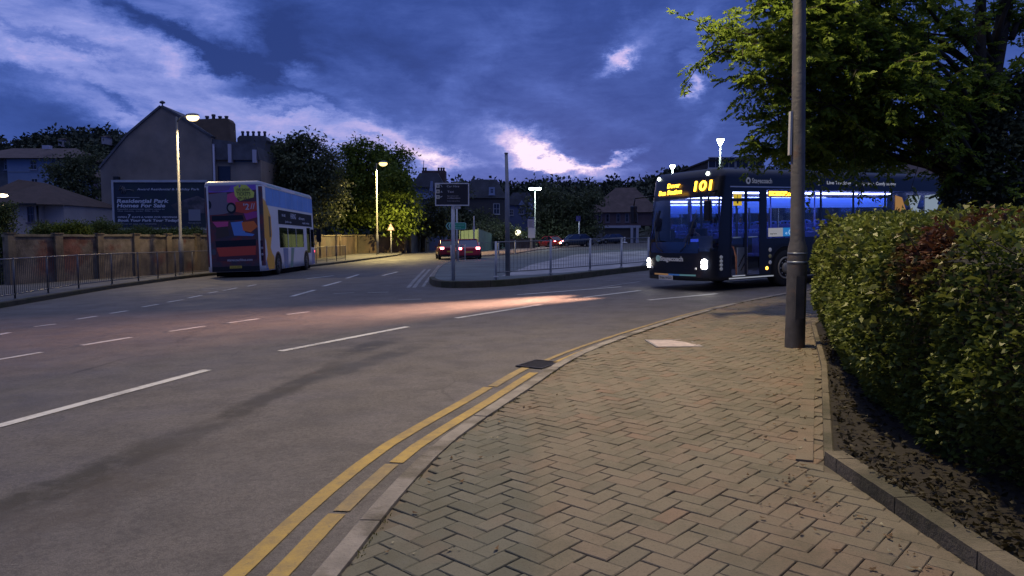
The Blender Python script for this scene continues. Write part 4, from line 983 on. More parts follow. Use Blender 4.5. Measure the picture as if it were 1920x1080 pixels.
# -- Victorian terrace beyond the bend
def victorian(name, label, px, Y, x0, x1, top, ridge, wallc, bays, extra=None):
    s = F/Y; t, p, z = house(name, label, px, Y, 0)
    X = lambda q: (q-px)/s; Z = lambda py: (441-py)/s+CAMZ-z
    m = MB(); m.box((X(x0),0,-4),(X(x1),10,Z(top))); m.build('wall', wallc, t)
    m = MB(); m.prism([(X(x0)-.3,Z(top)+.003),(X(x1)+.3,Z(top)+.003),(X(x1)-(X(x1)-X(x0))*.18,Z(ridge)),(X(x0)+(X(x1)-X(x0))*.22,Z(ridge))], -.3, 10.3, f3=lambda x, y, q: (x, q, y)); m.build('roof', SLATE, t)
    for (a, b, c, d) in bays: window(t, X((a+b)/2), Z(d), (b-a)/s, (d-c)/s, fw=.09, pane=PANE_L)
    if extra: extra(t, X, Z, s)
BLUEW = mat('blue_stucco', (.12,.15,.30), .85, var=.25, vs=.2); DARKW = mat('dark_stucco', (.06,.06,.075), .9, var=.2, vs=.3)
def ex1(t, X, Z, s):
    m = MB(); m.box((X(790),1,Z(345)),(X(834),3,Z(320))); c = m.build('chimney', TILE, t)
    for px in (791.5,796,820.5,825.5,830): m = MB(); m.lathe([(.14,Z(320)),(.11,Z(316)),(.15,Z(315)),(.13,Z(313))], n=8, M=Matrix.Translation((X(px),2,0))); m.build('chimney_pot', TILE, c)
    m = MB(); m.box((X(782),-.35,Z(374)),(X(812),-.003,Z(363))); m.build('balcony', mat('pale_stucco', (.20,.25,.45), .8), t)
    m = MB(); m.prism([(X(806),Z(362)),(X(813),Z(362)),(X(813),Z(341)),(X(809),Z(341))], -.5, -.31, f3=lambda x, y, q: (x, q, y)); m.build('dormer_side', mat('pale_stucco', (.20,.25,.45)), t)
    m = MB(); m.tube([(X(792),2,Z(320)),(X(792),2,Z(300))], .035, n=6); m.build('aerial', BLK, t)
victorian('blue_villa', 'tall blue tinted villa with five chimney pots left of the black sign', 805, 92, 776, 832, 352, 326, BLUEW, [(797,806,385,410),(781,789,385,410),(768+15,790,350-10,352)][:2], ex1)
def ex2(t, X, Z, s):
    for (a, b, tp, bt) in ((917,928,352,366),): window(t, X((a+b)/2), Z(bt), (b-a)/s, (bt-tp)/s, y=-.35, fw=.25, frame=mat('pale_stucco', (.20,.25,.45)), pane=PANE_L)
    m = MB(); m.box((X(899),3,Z(339)),(X(905),4,Z(334))); m.build('chimney', TILE, t)
victorian('dark_villa', 'dark slate roofed villa with one pale dormer between the black sign and the tall pole', 900, 104, 868, 946, 372, 338, DARKW, [(878,886,395,412),(925,937,382,402)], ex2)
def ex3(t, X, Z, s):
    m = MB(); m.box((X(991),-1.2,-4),(X(1001),-.003,Z(374))); m.build('side_wing', mat('pale_stucco', (.20,.25,.45)), t)
    m = MB(); m.prism([(X(972),Z(385)),(X(984),Z(385)),(X(978),Z(376))], -.5, .4, f3=lambda x, y, q: (x, q, y)); m.build('dormer', mat('pale_stucco', (.20,.25,.45)), t)
victorian('gabled_villa', 'small blue villa with a pointed dormer right of the tall pole', 975, 112, 950, 1002, 385, 362, BLUEW, [(955,963,393,404),(974,982,390,402)], ex3)
def terrace():
    Y = 112; s = F/Y; t, p, z = house('brick_terrace', 'long dark brick building with six small pale windows above a grey garage', 1150, Y, R(-12))
    X = lambda q: (q-1150)/s; Z = lambda py: (441-py)/s+CAMZ-z
    br = mat('purple_brick', (.11,.075,.09), .9, var=.25, vs=.4); 
    m = MB(); m.box((X(1104),0,Z(423)),(X(1232),9,Z(395))); m.build('wall', br, t)
    m = gable_roof(X(1232)-X(1104), 9, Z(394.5), (395-350)/s, .4, x0=X(1104), hip=4.2); m.build('roof', TILE, t)
    m = MB(); m.box((X(1104),0,-2),(X(1190),8,Z(424))); m.build('garage_wall', mat('garage_grey', (.15,.15,.165), .8, c2=(.07,.10,.18), c2s=.3), t)
    lit = mat('pale_lintel', (.36,.37,.46), .7)
    m = MB(); m.box((X(1103),-.35,Z(427.5)),(X(1200),-.003,Z(423))); m.build('fascia', lit, t)
    for px in (1184.5, 1194.5): m = MB(); m.box((X(px-2.4),-.5,-2),(X(px+2.4),-.36,Z(424))); m.build('garage_column', lit, t)
    m = MB(); m.box((X(1130),-.06,.0),(X(1182),-.003,Z(429.5))); m.build('garage_door', mat('garage_door', (.075,.065,.06), .8), t)
    for px in (1110,1124,1139,1159,1175,1191): window(t, X(px), Z(417), .62, 1.35, fw=.13, frame=mat('window_surround', (.13,.12,.17), .7), bars=(0,1))
terrace()
def flat_roofed(px, Y, x0, x1, top, name, label, c):
    s = F/Y; t, p, z = house(name, label, px, Y, 0, 'building'); X = lambda q: (q-px)/s; Z = lambda py: (441-py)/s+CAMZ-z
    m = MB(); m.box((X(x0),0,-1),(X(x1),12,Z(top+3))); m.build('wall', c, t)
    m = MB(); m.box((X(x0)-.2,-.2,Z(top+2.98)),(X(x1)+.2,12.2,Z(top))); m.build('parapet', mat('dark_parapet', (.018,.018,.026), .9), t)
    for k in range(4): window(t, X(x0+(x1-x0)*(k+.5)/4), Z(top+16), 1.6, 1.2, bars=(1,0))
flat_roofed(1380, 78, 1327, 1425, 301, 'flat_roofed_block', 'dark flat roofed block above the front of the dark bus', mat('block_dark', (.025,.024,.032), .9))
def gable_right():
    Y = 60; s = F/Y; t, p, z = house('dark_gable', 'dark gabled roof behind the tree, above the green roofed bus', 1790, Y, 0, 'building'); X = lambda q: (q-1790)/s; Z = lambda py: (441-py)/s+CAMZ-z
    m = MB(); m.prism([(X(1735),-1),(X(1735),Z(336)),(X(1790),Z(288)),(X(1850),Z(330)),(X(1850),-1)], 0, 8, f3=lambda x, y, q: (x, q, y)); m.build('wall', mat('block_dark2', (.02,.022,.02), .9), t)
    m = MB()
    for a, b in (((X(1728),Z(341)),(X(1790),Z(287))),((X(1790),Z(287)),(X(1858),Z(335)))):
        m.prism([a,b,(b[0],b[1]+.2),(a[0],a[1]+.2)], -.2, 8.2, f3=lambda x, y, q: (x, q, y))
    m.build('roof', TILE, t)
gable_right()
# ================= VEHICLES =================
class Shell:
    """bus body skin: rounded plan, raked front, domed roof edge. x runs from the front (0) to the back (L),
    y from the nearside (0) to the offside (W)."""
    def __init__(s, L, W, H, rf=.38, rr=.22, bulge=.16, rake=.0, zb=.28, roof_r=.28, tuck=0.0, rearrake=0.0):
        s.L, s.W, s.H, s.rf, s.rr, s.bulge, s.rake, s.zb, s.roof_r, s.rearrake = L, W, H, rf, rr, bulge, rake, zb, roof_r, rearrake
        s.seg = [('near', L-rf-rr), ('c1', rf*pi/2), ('front', W-2*rf), ('c2', rf*pi/2), ('off', L-rf-rr), ('c3', rr*pi/2), ('rear', W-2*rr), ('c4', rr*pi/2)]
        s.start = {}; a = 0
        for n, l in s.seg: s.start[n] = a; a += l
        s.total = a
    def sval(s, face, c):
        if face == 'near': return s.start['near']+(s.L-s.rr)-c
        if face == 'front': return s.start['front']+c-s.rf
        if face == 'off': return s.start['off']+c-s.rf
        if face == 'rear': return s.start['rear']+(s.W-s.rr)-c
        return s.start[face]+c*(s.rf if face in ('c1','c2') else s.rr)*pi/2
    def plan(s, q):
        q = q % s.total
        for n, l in s.seg:
            if q <= l+1e-9: break
            q -= l
        L, W, rf, rr = s.L, s.W, s.rf, s.rr
        if n == 'near': return (L-rr-q, 0, 0, -1)
        if n == 'front': return (0, rf+q, -1, 0)
        if n == 'off': return (rf+q, W, 0, 1)
        if n == 'rear': return (L, W-rr-q, 1, 0)
        cx, cy, r, a0 = {'c1': (rf, rf, rf, -pi/2), 'c2': (rf, W-rf, rf, pi), 'c3': (L-rr, W-rr, rr, pi/2), 'c4': (L-rr, rr, rr, 0)}[n]
        t = q/r; a = a0-t
        return (cx+r*cos(a), cy+r*sin(a), cos(a), sin(a))
    def pt(s, q, z, off=0.0):
        x, y, nx, ny = s.plan(q); H = s.H; ins = 0
        if z > H-s.roof_r:
            u = min(1, (z-(H-s.roof_r))/s.roof_r); ins = s.roof_r*(1-sqrt(max(0, 1-u*u)))*.9
        x += nx*(off-ins); y += ny*(off-ins)
        fr = max(0, min(1, (1.2-x)/1.2)); fr = fr*fr
        v = (y-s.W/2)/(s.W/2); x -= s.bulge*(1-v*v)*fr
        x += s.rake*max(0, (z-1.0)/(H-1.0))**1.5*fr
        if s.rearrake: x -= s.rearrake*max(0, z-1.0)/(H-1.0)*max(0, min(1, x-(s.L-1)))
        return (x, y, z)
    def build(s, t, mats, panels, zs, name='body', glassn='window', roofm=0):
        """panels: (face, c0, c1, z0, z1, kind) kind = int material or 'glass:<material>:<name>' cut out and glazed"""
        S = set(); Z = set(zs)|{s.zb, s.H-s.roof_r}
        for f in ('near','off'):
            n = int(s.L/.5)
            for i in range(n+1): S.add(round(s.sval(f, s.rf+(s.L-s.rr-s.rf)*i/n), 4))
        for f in ('front','rear'):
            r = s.rf if f == 'front' else s.rr
            for i in range(9): S.add(round(s.sval(f, r+(s.W-2*r)*i/8), 4))
        for f in ('c1','c2','c3','c4'):
            for i in range(9): S.add(round(s.sval(f, i/8), 4))
        P = []
        for f, c0, c1, z0, z1, kind in panels:
            a, b = sorted((s.sval(f, c0), s.sval(f if not isinstance(c1, tuple) else c1[0], c1 if not isinstance(c1, tuple) else c1[1])))
            P.append((a, b, z0, z1, kind)); S |= {round(a, 4), round(b, 4)}; Z |= {z0, z1}
        S = sorted(S); S = [q for i, q in enumerate(S) if i == 0 or q-S[i-1] > .004]; 
        if S[-1] > s.total-.004: S = S[:-1]
        for k in range(1, 7): Z.add(s.H-s.roof_r+s.roof_r*sin(k/6*pi/2))
        Z = sorted(Z); nS = len(S)
        mb = MB(); mb.v = [s.pt(q, z) for z in Z for q in S]; gl = {}
        for j in range(len(Z)-1):
            zc = (Z[j]+Z[j+1])/2
            for i in range(nS):
                q0 = S[i]; q1 = S[(i+1) % nS] if i+1 < nS else s.total; qc = (q0+q1)/2; kind = 0
                for pi_, (a, b, z0, z1, kd) in enumerate(P):
                    if a < qc < b and z0 < zc < z1: kind = (pi_, kd)
                idx = (j*nS+i, j*nS+(i+1) % nS, (j+1)*nS+(i+1) % nS, (j+1)*nS+i)
                sm = Z[j] >= s.H-s.roof_r-1e-6
                if kind == 0: mb.face(idx[::-1], 0 if not sm else roofm, True)
                elif isinstance(kind[1], int): mb.face(idx[::-1], kind[1], True)
                else: gl.setdefault(kind[0], []).append((q0, q1 if q1 > q0 else q1+s.total, Z[j], Z[j+1]))
        mb.face([(len(Z)-1)*nS+i for i in reversed(range(nS))], roofm)
        mb.face([i for i in range(nS)], 0)
        body = mb.build(name, mats, t)
        for pi_, cells in gl.items():
            _, gmat, gname = P[pi_][4].split(':'); m = MB()
            for q0, q1, z0, z1 in cells: m.poly([s.pt(q0, z0, -.012), s.pt(q1, z0, -.012), s.pt(q1, z1, -.012), s.pt(q0, z1, -.012)][::-1], 0, True)
            m.build(gname, MC[gmat], t)
        return body
    def patch(s, mb, face, c0, c1, z0, z1, off, m=0, n=6, nz=1):
        a, b = s.sval(face, c0), s.sval(face, c1)
        if a > b: a, b = b, a
        for i in range(n):
            for j in range(nz):
                q0, q1 = a+(b-a)*i/n, a+(b-a)*(i+1)/n; y0, y1 = z0+(z1-z0)*j/nz, z0+(z1-z0)*(j+1)/nz
                mb.poly([s.pt(q0, y0, off), s.pt(q1, y0, off), s.pt(q1, y1, off), s.pt(q0, y1, off)][::-1], m)
    def poly(s, mb, face, pts, off, m=0):
        "closed outline given as (coordinate along the face, height)"
        q = [s.pt(s.sval(face, c), z, off) for c, z in pts]; n = Vector((0, 0, 0))
        for i in range(len(q)): n += Vector(q[i-1]).cross(Vector(q[i]))
        want = {'near': Vector((0,-1,0)), 'off': Vector((0,1,0)), 'front': Vector((-1,0,0)), 'rear': Vector((1,0,0))}[face]
        mb.poly(q if n.dot(want) > 0 else q[::-1], m)
def wheel(t, x, y, side, r=.48, w=.28, rimm=None, tyrem=None, arch=None, archr=.62, hub='bus', name='wheel'):
    "side -1 = faces towards -y"
    tm = tyrem or mat('tyre', (.012,.012,.012), .85); rm = rimm or mat('steel_rim', (.25,.24,.22), .45, metal=.4, var=.25, vs=6)
    M = Matrix.Translation((x, y, r)) @ Matrix.Rotation(R(90) if side < 0 else R(-90), 4, 'X')
    m = MB(); m.lathe([(r*.58,-w+.01),(r*.94,-w),(r,-w+.05),(r,-.05),(r*.93,.0),(r*.60,-.01)], n=32, M=M); wh = m.build(name, tm, t)
    m = MB(); m.lathe([(r*.60,-.05),(r*.60,.006),(r*.52,.008),(r*.46,-.05),(r*.30,-.045),(r*.26,.02),(r*.12,.03),(.01,.03)], n=24, M=M); m.build('rim', rm, wh)
    m = MB()
    for k in range(8):
        a = k*pi/4; m.lathe([(.018,-.02),(.018,.03),(.01,.035)], n=6, M=M @ Matrix.Translation((r*.38*cos(a), r*.38*sin(a), -.03)))
    m.build('wheel_nuts', GALV, wh)
    return wh
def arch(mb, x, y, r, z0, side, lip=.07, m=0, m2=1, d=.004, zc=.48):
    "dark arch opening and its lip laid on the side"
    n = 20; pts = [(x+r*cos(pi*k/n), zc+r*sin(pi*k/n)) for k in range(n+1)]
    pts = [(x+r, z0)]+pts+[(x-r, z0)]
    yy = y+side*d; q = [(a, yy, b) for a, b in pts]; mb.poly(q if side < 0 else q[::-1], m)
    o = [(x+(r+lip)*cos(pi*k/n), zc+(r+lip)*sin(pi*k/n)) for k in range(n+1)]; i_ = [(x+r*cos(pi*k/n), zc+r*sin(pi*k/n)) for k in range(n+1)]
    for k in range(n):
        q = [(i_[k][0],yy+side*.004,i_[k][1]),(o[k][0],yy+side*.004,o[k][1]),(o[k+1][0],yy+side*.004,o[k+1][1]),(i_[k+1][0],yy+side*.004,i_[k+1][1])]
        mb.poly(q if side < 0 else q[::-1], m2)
def vehicle_matrix(origin, xdir):
    "stands the local frame on the lie of the ground"
    x = Vector((xdir[0], xdir[1], 0)).normalized(); e = 4.0
    x.z = (G(origin[0]+x.x*e, origin[1]+x.y*e)-G(origin[0], origin[1]))/e; x.normalize()
    y0 = Vector((-x.y, x.x, 0)).normalized(); y0.z = (G(origin[0]+y0.x*2, origin[1]+y0.y*2)-G(origin[0], origin[1]))/2; y0.normalize()
    z = x.cross(y0).normalized(); y = z.cross(x)
    M = Matrix((x, y, z)).transposed().to_4x4(); M.translation = Vector((origin[0], origin[1], G(origin[0], origin[1]))); return M
NAVY = mat('navy_paint', (.006,.008,.016), .30, coat=.2); NAVY2 = mat('deep_blue_paint', (.012,.035,.12), .25, coat=.5)
TRIM = mat('black_trim', (.008,.008,.010), .35); INT = mat('interior_dark', (.03,.03,.045), .7); INTB = mat('interior_blue', (.03,.06,.35), .5)
glass('bus_glass', (.62,.66,.72)); glass('door_glass', (.66,.70,.72)); glass('windscreen_glass', (.42,.46,.50)); glass('tinted_glass', (.10,.12,.15))
AMBER = emis('amber_display', (1,.48,.03), 5.5)
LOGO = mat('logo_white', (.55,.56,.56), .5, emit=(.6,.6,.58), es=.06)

def number_plate(t, M, w, h, text, c, name='number_plate'):
    m = MB(); m.box((-w/2,-.012,-h/2),(w/2,0,h/2), 0, M)
    m.text(text, M @ Vector((-w*.44,-.014,-h*.27)), (M.to_3x3() @ Vector((1,0,0))).normalized(), (M.to_3x3() @ Vector((0,0,1))).normalized(), h*.55, w*.88, m=1, bold=.01)
    return m.build(name, [c, TRIM], t)
PW = mat('plate_white', (.62,.62,.58), .5); PY = mat('plate_yellow', (.50,.38,.05), .5)

# ---------- dark single decker, front right
def single_decker():
    o = gp(1337,548); th_ = R(29.5)
    L, W, H = 10.9, 2.5, 3.0; s = Shell(L, W, H, rf=.34, rr=.25, bulge=.20, rake=.34, zb=.26, roof_r=.22)
    t = thing('single_decker_bus', 'dark navy single decker bus with lit headlights and amber destination display turning into the road', 'bus', M=vehicle_matrix(o, (cos(th_), sin(th_))))
    zw0, zw1 = 1.25, 2.48
    near = [('near', .62, 1.06, .36, 2.42, 'glass:door_glass:door_leaf'), ('near', 1.14, 1.58, .36, 2.42, 'glass:door_glass:door_leaf'),
            ('near', 1.86, 2.92, zw0, zw1, 'glass:bus_glass:window')]
    x = 3.02
    for wd in (.95, 1.35, 1.42, 1.42, 1.15, 1.0): near.append(('near', x, x+wd-.10, zw0, zw1, 'glass:bus_glass:window')); x += wd
    off = []
    x = .9
    for wd in (1.2, 1.4, 1.4, 1.4, 1.4, 1.4): off.append(('off', x, x+wd-.1, zw0, zw1, 'glass:bus_glass:window')); x += wd
    fr = [('c1', .25, ('c2', .75), .98, 2.30, 'glass:windscreen_glass:windscreen'), ('c1', .12, ('c2', .88), 2.33, 2.80, 2), ('rear', .4, 2.1, 1.5, 2.3, 'glass:tinted_glass:rear_window')]
    s.build(t, [NAVY, mat('navy_roof', (.02,.022,.04), .35), TRIM], near+off+fr, [.36, .98, 2.30, 2.33, .6], roofm=1)
    # inside: floor, ceiling, blue lit panels, seats, poles
    m = MB(); m.box((.3,.06,.30),(L-.3,W-.06,.34)); m.build('floor', INT, t)
    m = MB(); m.box((.6,.10,2.60),(L-.3,W-.10,2.63)); m.build('ceiling', mat('interior_ceiling', (.10,.11,.18), .7), t)
    BL1 = emis('cabin_strip_light', (.45,.50,1.0), 13)
    for yy in (.22, W-.22):
        m = MB(); m.box((2.2,yy-.04,2.53),(L-.5,yy+.04,2.57)); m.build('cabin_light', BL1, t)
    m = MB(); m.box((3.4,W-.14,2.12),(L-.5,W-.09,2.42)); m.build('cove_light', emis('blue_cove', (.10,.24,1.0), .34), t)
    sm_ = mat('seat_fabric', (.04,.06,.30), .8, var=.3); sb = mat('seat_shell', (.20,.20,.28), .6)
    for k, x in enumerate((3.5, 4.35, 5.2, 6.1, 7.0, 7.9, 8.8, 9.6)):
        zf = .34 if x < 6.5 else .6
        for yy in (.14, .62, 1.46, 1.94):
            m = MB(); m.box((x,yy,zf+.36),(x+.42,yy+.42,zf+.46)); m.box((x+.40,yy+.02,zf+.44),(x+.50,yy+.40,zf+1.05)); st = m.build('seat', sm_, t, bevel=.03)
            m = MB(); m.tube([(x+.45,yy+.05,zf+1.05),(x+.45,yy+.10,zf+1.14),(x+.45,yy+.32,zf+1.14),(x+.45,yy+.37,zf+1.05)], .018, n=6); m.build('grab_rail', mat('blue_grab', (.05,.15,.6), .4), st)
    pm = mat('grab_pole', (.10,.15,.65), .35)
    for x, yy in ((1.75,.55),(1.75,1.5),(3.1,.95),(4.9,.95),(6.6,.95)):
        m = MB(); m.tube([(x,yy,.34),(x,yy,2.5)], .02, n=8); m.build('grab_pole', pm, t)
    m = MB(); m.tube([(.75,.62,1.12),(.95,.5,1.14),(1.06,.35,1.05),(1.10,.30,.8),(1.10,.30,.36)], .022, n=8); m.build('curved_rail', mat('orange_rail', (.55,.18,.07), .4), t)
    m = MB(); m.box((.72,.80,.36),(1.02,.83,.98)); m.build('cab_panel', emis('blue_panel', (.03,.09,.75), .7), t)
    m = MB(); m.box((1.20,.35,.36),(1.56,.38,1.04)); m.build('luggage_panel', mat('pale_panel', (.34,.40,.42), .5), t)
    m = MB(); m.tube([(1.22,.34,.55),(1.52,.34,.98)], .015, n=6); m.tube([(1.3,.34,.45),(1.54,.34,.75)], .015, n=6); m.build('panel_stripe', TRIM, t)
    m = MB(); m.box((.55,1.35,.34),(1.35,1.40,1.35)); m.box((.55,1.05,.34),(.6,1.36,1.2)); m.build('cab_door', mat('cab_grey', (.14,.16,.19), .6), t)
    m = MB(); m.box((.22,.35,.9),(.55,2.2,1.05)); m.build('dashboard', mat('dash_blue', (.012,.022,.07), .5), t)
    m = MB(); m.lathe([(.20,-.012),(.22,.0),(.20,.012)], n=24, M=Matrix.Translation((.62,1.85,1.12)) @ Matrix.Rotation(R(60), 4, 'Y')); m.build('steering_wheel', TRIM, t)
    m = MB(); m.box((.95,1.60,.75),(1.4,2.1,.86)); m.box((1.33,1.62,.84),(1.45,2.08,1.55)); m.build('driver_seat', mat('driver_seat_cloth', (.02,.02,.03), .8), t, bevel=.04)
    m = MB(); m.box((.42,1.0,1.05),(.5,1.2,1.28)); m.build('ticket_machine', emis('blue_panel2', (.05,.10,.9), .9), t)
    # door frames, hand rails, sills
    m = MB()
    for x in (.56,1.06,1.10,1.58): s.patch(m, 'near', x, x+.05 if x != 1.06 else x+.04, .34, 2.24, .006, n=1)
    s.patch(m, 'near', .56, 1.63, 2.18, 2.26, .006, n=1); m.build('door_frame', TRIM, t)
    for a, b in ((.66,.92),(1.18,1.5)):
        m = MB(); m.tube([s.pt(s.sval('near', a), 1.30, .02), s.pt(s.sval('near', b), 1.30, .02)], .015, n=6); m.build('door_handle', mat('pale_handle', (.4,.5,.55), .3), t)
    m = MB(); s.patch(m, 'near', .5, 2.95, 2.525, 2.555, .008, n=4); m.build('cant_strip', mat('bright_strip', (.5,.52,.58), .3, metal=.4), t)
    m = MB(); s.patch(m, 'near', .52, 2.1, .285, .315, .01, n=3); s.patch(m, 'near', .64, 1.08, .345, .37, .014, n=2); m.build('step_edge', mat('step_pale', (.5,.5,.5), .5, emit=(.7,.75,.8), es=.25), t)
    # yellow notice in door glass
    m = MB(); s.patch(m, 'near', .66, .98, 2.08, 2.37, -.004, n=2); s.patch(m, 'near', .80, .82, 2.22, 2.34, .0, 1, n=1); s.patch(m, 'near', .79, .85, 2.13, 2.18, .0, 1, n=1); m.build('yellow_notice', [emis('notice_yellow', (.75,.50,.03), .55), TRIM], t)
    # side display and writing
    m = MB(); s.patch(m, 'near', 1.9, 2.88, 2.30, 2.46, -.006, n=2); m.build('side_display', TRIM, t)
    m = MB(); tn = lambda mb, st, x, z, h, wd, k=0, off_=.012, sh=0: mb.text(st, (x, -off_, z), (1,0,0), (0,0,1), h, wd, m=k, bold=.02, shear=sh)
    tn(m, '101 Bus Station', 1.94, 2.325, .105, .9, 0, .006); 
    for k in range(2): s.patch(m, 'near', 1.95, 2.84, 2.33+k*.075, 2.365+k*.07, -.003, n=1)
    m.build('display_text', AMBER, t)
    m = MB(); s.patch(m, 'near', 1.92, 2.46, 1.29, 1.51, -.004, n=1); s.patch(m, 'near', 2.46, 2.90, 1.29, 1.51, -.004, 1, n=1); tn(m, 'C', 2.66, 1.32, .15, .16, 2, .0); tn(m, 'stop here', 1.98, 1.35, .035, .24, 3, .0); tn(m, 'e', 2.54, 1.34, .08, .08, 2, .0)
    m.build('window_notice', [mat('notice_white', (.6,.6,.58), .5, emit=(.9,.85,.75), es=.18), emis('notice_blue', (.02,.22,.55), .45), mat('notice_pale', (.5,.7,.8), .5, emit=(.5,.75,.9), es=.4), TRIM], t)
    m = MB()
    def roundel(mb, face, c, z, r, off_, k=0, k2=1):
        s.poly(mb, face, [(c+r*cos(a*pi/8), z+r*sin(a*pi/8)) for a in range(16)], off_, k)
        s.poly(mb, face, [(c+r*.45*cos(a*pi/6), z+r*.45*sin(a*pi/6)) for a in range(12)], off_+.003, k2)
    m = MB(); roundel(m, 'near', 1.20, 2.69, .085, .006); x0 = 1.32
    tn(m, 'Stagecoach', x0, 2.635, .12, .72, 0, .008); m.build('company_name', [LOGO, TRIM], t)
    for o_ in [t]:
        pass
    m = MB()
    for st, x, wd in (('Free WiFi', 3.3, .62), ('USB charging', 4.75, .0001)): pass
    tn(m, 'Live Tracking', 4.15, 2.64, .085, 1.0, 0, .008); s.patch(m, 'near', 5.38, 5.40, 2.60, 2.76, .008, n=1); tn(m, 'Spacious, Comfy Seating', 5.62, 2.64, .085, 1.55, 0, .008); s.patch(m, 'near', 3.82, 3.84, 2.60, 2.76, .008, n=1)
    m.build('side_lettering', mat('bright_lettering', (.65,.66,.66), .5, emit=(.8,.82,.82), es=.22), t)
    # vertical marks by the front corner, reflectors, indicator
    m = MB()
    for k in range(4):
        q = s.sval('c1', .12); c = s.pt(q, .55+k*.095, .006); n = s.plan(q); m.lathe([(.045,-.004),(.045,.006),(.02,.008)], n=10, M=Matrix.Translation(c) @ Vector((n[2], n[3], 0)).to_track_quat('Z', 'Y').to_matrix().to_4x4())
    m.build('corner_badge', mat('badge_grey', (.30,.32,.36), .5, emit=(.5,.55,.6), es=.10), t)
    for k, (z, c) in enumerate(((.96, LOGO), (.80, mat('reflector_yellow', (.45,.40,.15), .4)), (.64, LOGO))):
        m = MB(); m.lathe([(.055,-.004),(.05,.008),(.02,.012)], n=12, M=Matrix.Translation((1.98,-.002,z)) @ Matrix.Rotation(R(90), 4, 'X')); m.build('reflector', c, t)
    m = MB(); m.lathe([(.045,-.004),(.04,.012),(.02,.018)], n=12, M=Matrix.Translation((1.86,-.002,.50)) @ Matrix.Rotation(R(90), 4, 'X')); m.build('side_indicator', emis('amber_lamp', (1,.42,.05), 5), t)
    # wheels
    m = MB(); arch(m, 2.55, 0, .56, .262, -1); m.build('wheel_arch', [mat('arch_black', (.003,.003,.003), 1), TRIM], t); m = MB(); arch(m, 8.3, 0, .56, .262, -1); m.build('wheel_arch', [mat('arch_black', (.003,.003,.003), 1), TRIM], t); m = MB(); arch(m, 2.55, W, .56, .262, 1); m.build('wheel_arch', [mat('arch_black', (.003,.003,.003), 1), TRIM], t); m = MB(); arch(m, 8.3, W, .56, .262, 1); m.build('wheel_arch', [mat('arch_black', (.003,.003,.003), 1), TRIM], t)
    rimb = mat('bus_rim', (.30,.27,.20), .45, metal=.3, var=.3, vs=5)
    for x in (2.55, 8.3): wheel(t, x, -.012, -1, rimm=rimb); wheel(t, x, W+.012, 1, rimm=rimb)
    # front: display, headlights, logo, stripe, plate, wipers, mirrors, marker lamps
    fx = lambda y, z, off_: s.pt(s.sval('front', y), z, off_)
    def ftext(mb, st, y, z, h, wd, k=0, off_=.02, tilt=True):
        a = Vector(fx(y, z, off_)); b = Vector(fx(y-.3, z, off_)); xd = (b-a).normalized(); c = Vector(fx(y-.15, z+.2, off_)); up = (c-(a+b)/2).normalized()
        mb.text(st, a, xd, up, h, wd, m=k, bold=.03)
    m = MB(); ftext(m, 'Dover', 1.62, 2.60, .115, .50, off_=.03); ftext(m, 'Bus Station', 1.95, 2.43, .115, 1.02, off_=.035); m.build('destination_display', AMBER, t); m = MB(); ftext(m, '101', .66, 2.47, .24, .50, off_=.03); m.build('route_number', AMBER, t)
    LED = emis('headlamp_led', (1,.93,.82), 40)
    for y, sg_ in ((.33, 1), (W-.33, -1)):
        hm = MB()
        for j, (dy, z) in enumerate(((0,.62),(-.10*sg_,.72))):
            q = s.sval('front', y+dy) if .34 < y+dy < W-.34 else (s.sval('c1', .8) if sg_ > 0 else s.sval('c2', .2)); c = s.pt(q, z, .02); pn = s.plan(q)
            hm.lathe([(.075,-.03),(.07,.01),(.03,.025)], n=14, M=Matrix.Translation(c) @ Vector((pn[2], pn[3], 0)).to_track_quat('Z', 'Y').to_matrix().to_4x4())
        hm.build('headlight', LED, t)
        q = s.sval('front', max(.36, min(W-.36, y+.12*sg_))); m = MB(); c = s.pt(q, .56, .01); m.lathe([(.03,-.01),(.03,.01),(.01,.014)], n=10, M=Matrix.Translation(c) @ Matrix.Rotation(R(-90), 4, 'Y')); m.build('fog_light', LOGO, t)
        ld = bpy.data.lights.new('headlight_beam', 'SPOT'); ld.energy = 22000; ld.color = (1,.52,.34); ld.spot_size = R(31); ld.spot_blend = 1; ld.shadow_soft_size = .05
        lo = bpy.data.objects.new('headlight_beam', ld); col.objects.link(lo); lo.parent = t; lo.location = (-.42, y, .66); lo.rotation_euler = (0, R(90-9), R(0)); lo.rotation_euler = Vector((-1, .16*sg_+.02, -.012)).to_track_quat('-Z', 'Y').to_euler()
    m = MB(); s.patch(m, 'front', 1.62, 1.78, .72, .90, .01, 0, n=4); m2 = MB()
    c = Vector(fx(1.76, .80, .014)); m2.lathe([(.085,0),(.085,.006),(.05,.007)], n=16, M=Matrix.Translation(c) @ Matrix.Rotation(R(-90), 4, 'Y')); m2.build('company_roundel', mat('roundel_green', (.25,.45,.40), .5, emit=(.3,.5,.42), es=.10), t)
    m = MB(); ftext(m, 'Stagecoach', 1.66, .745, .115, .92, off_=.022); m.build('company_name', LOGO, t)
    m = MB(); s.patch(m, 'c1', .5, 1, .36, .92, .004, n=4); s.patch(m, 'front', .36, W-.36, .93, 1.10, .004, 1, n=10); 
    m = MB()
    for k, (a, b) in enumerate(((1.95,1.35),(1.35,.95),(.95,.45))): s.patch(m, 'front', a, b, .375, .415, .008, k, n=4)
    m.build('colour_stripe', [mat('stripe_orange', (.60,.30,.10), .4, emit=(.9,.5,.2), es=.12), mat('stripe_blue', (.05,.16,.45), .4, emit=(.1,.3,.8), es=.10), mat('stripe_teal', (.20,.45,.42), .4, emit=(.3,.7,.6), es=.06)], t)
    m = MB(); s.patch(m, 'front', .38, W-.38, .94, 1.22, .003, n=10, nz=3); m.build('front_blue_panel', NAVY2, t)
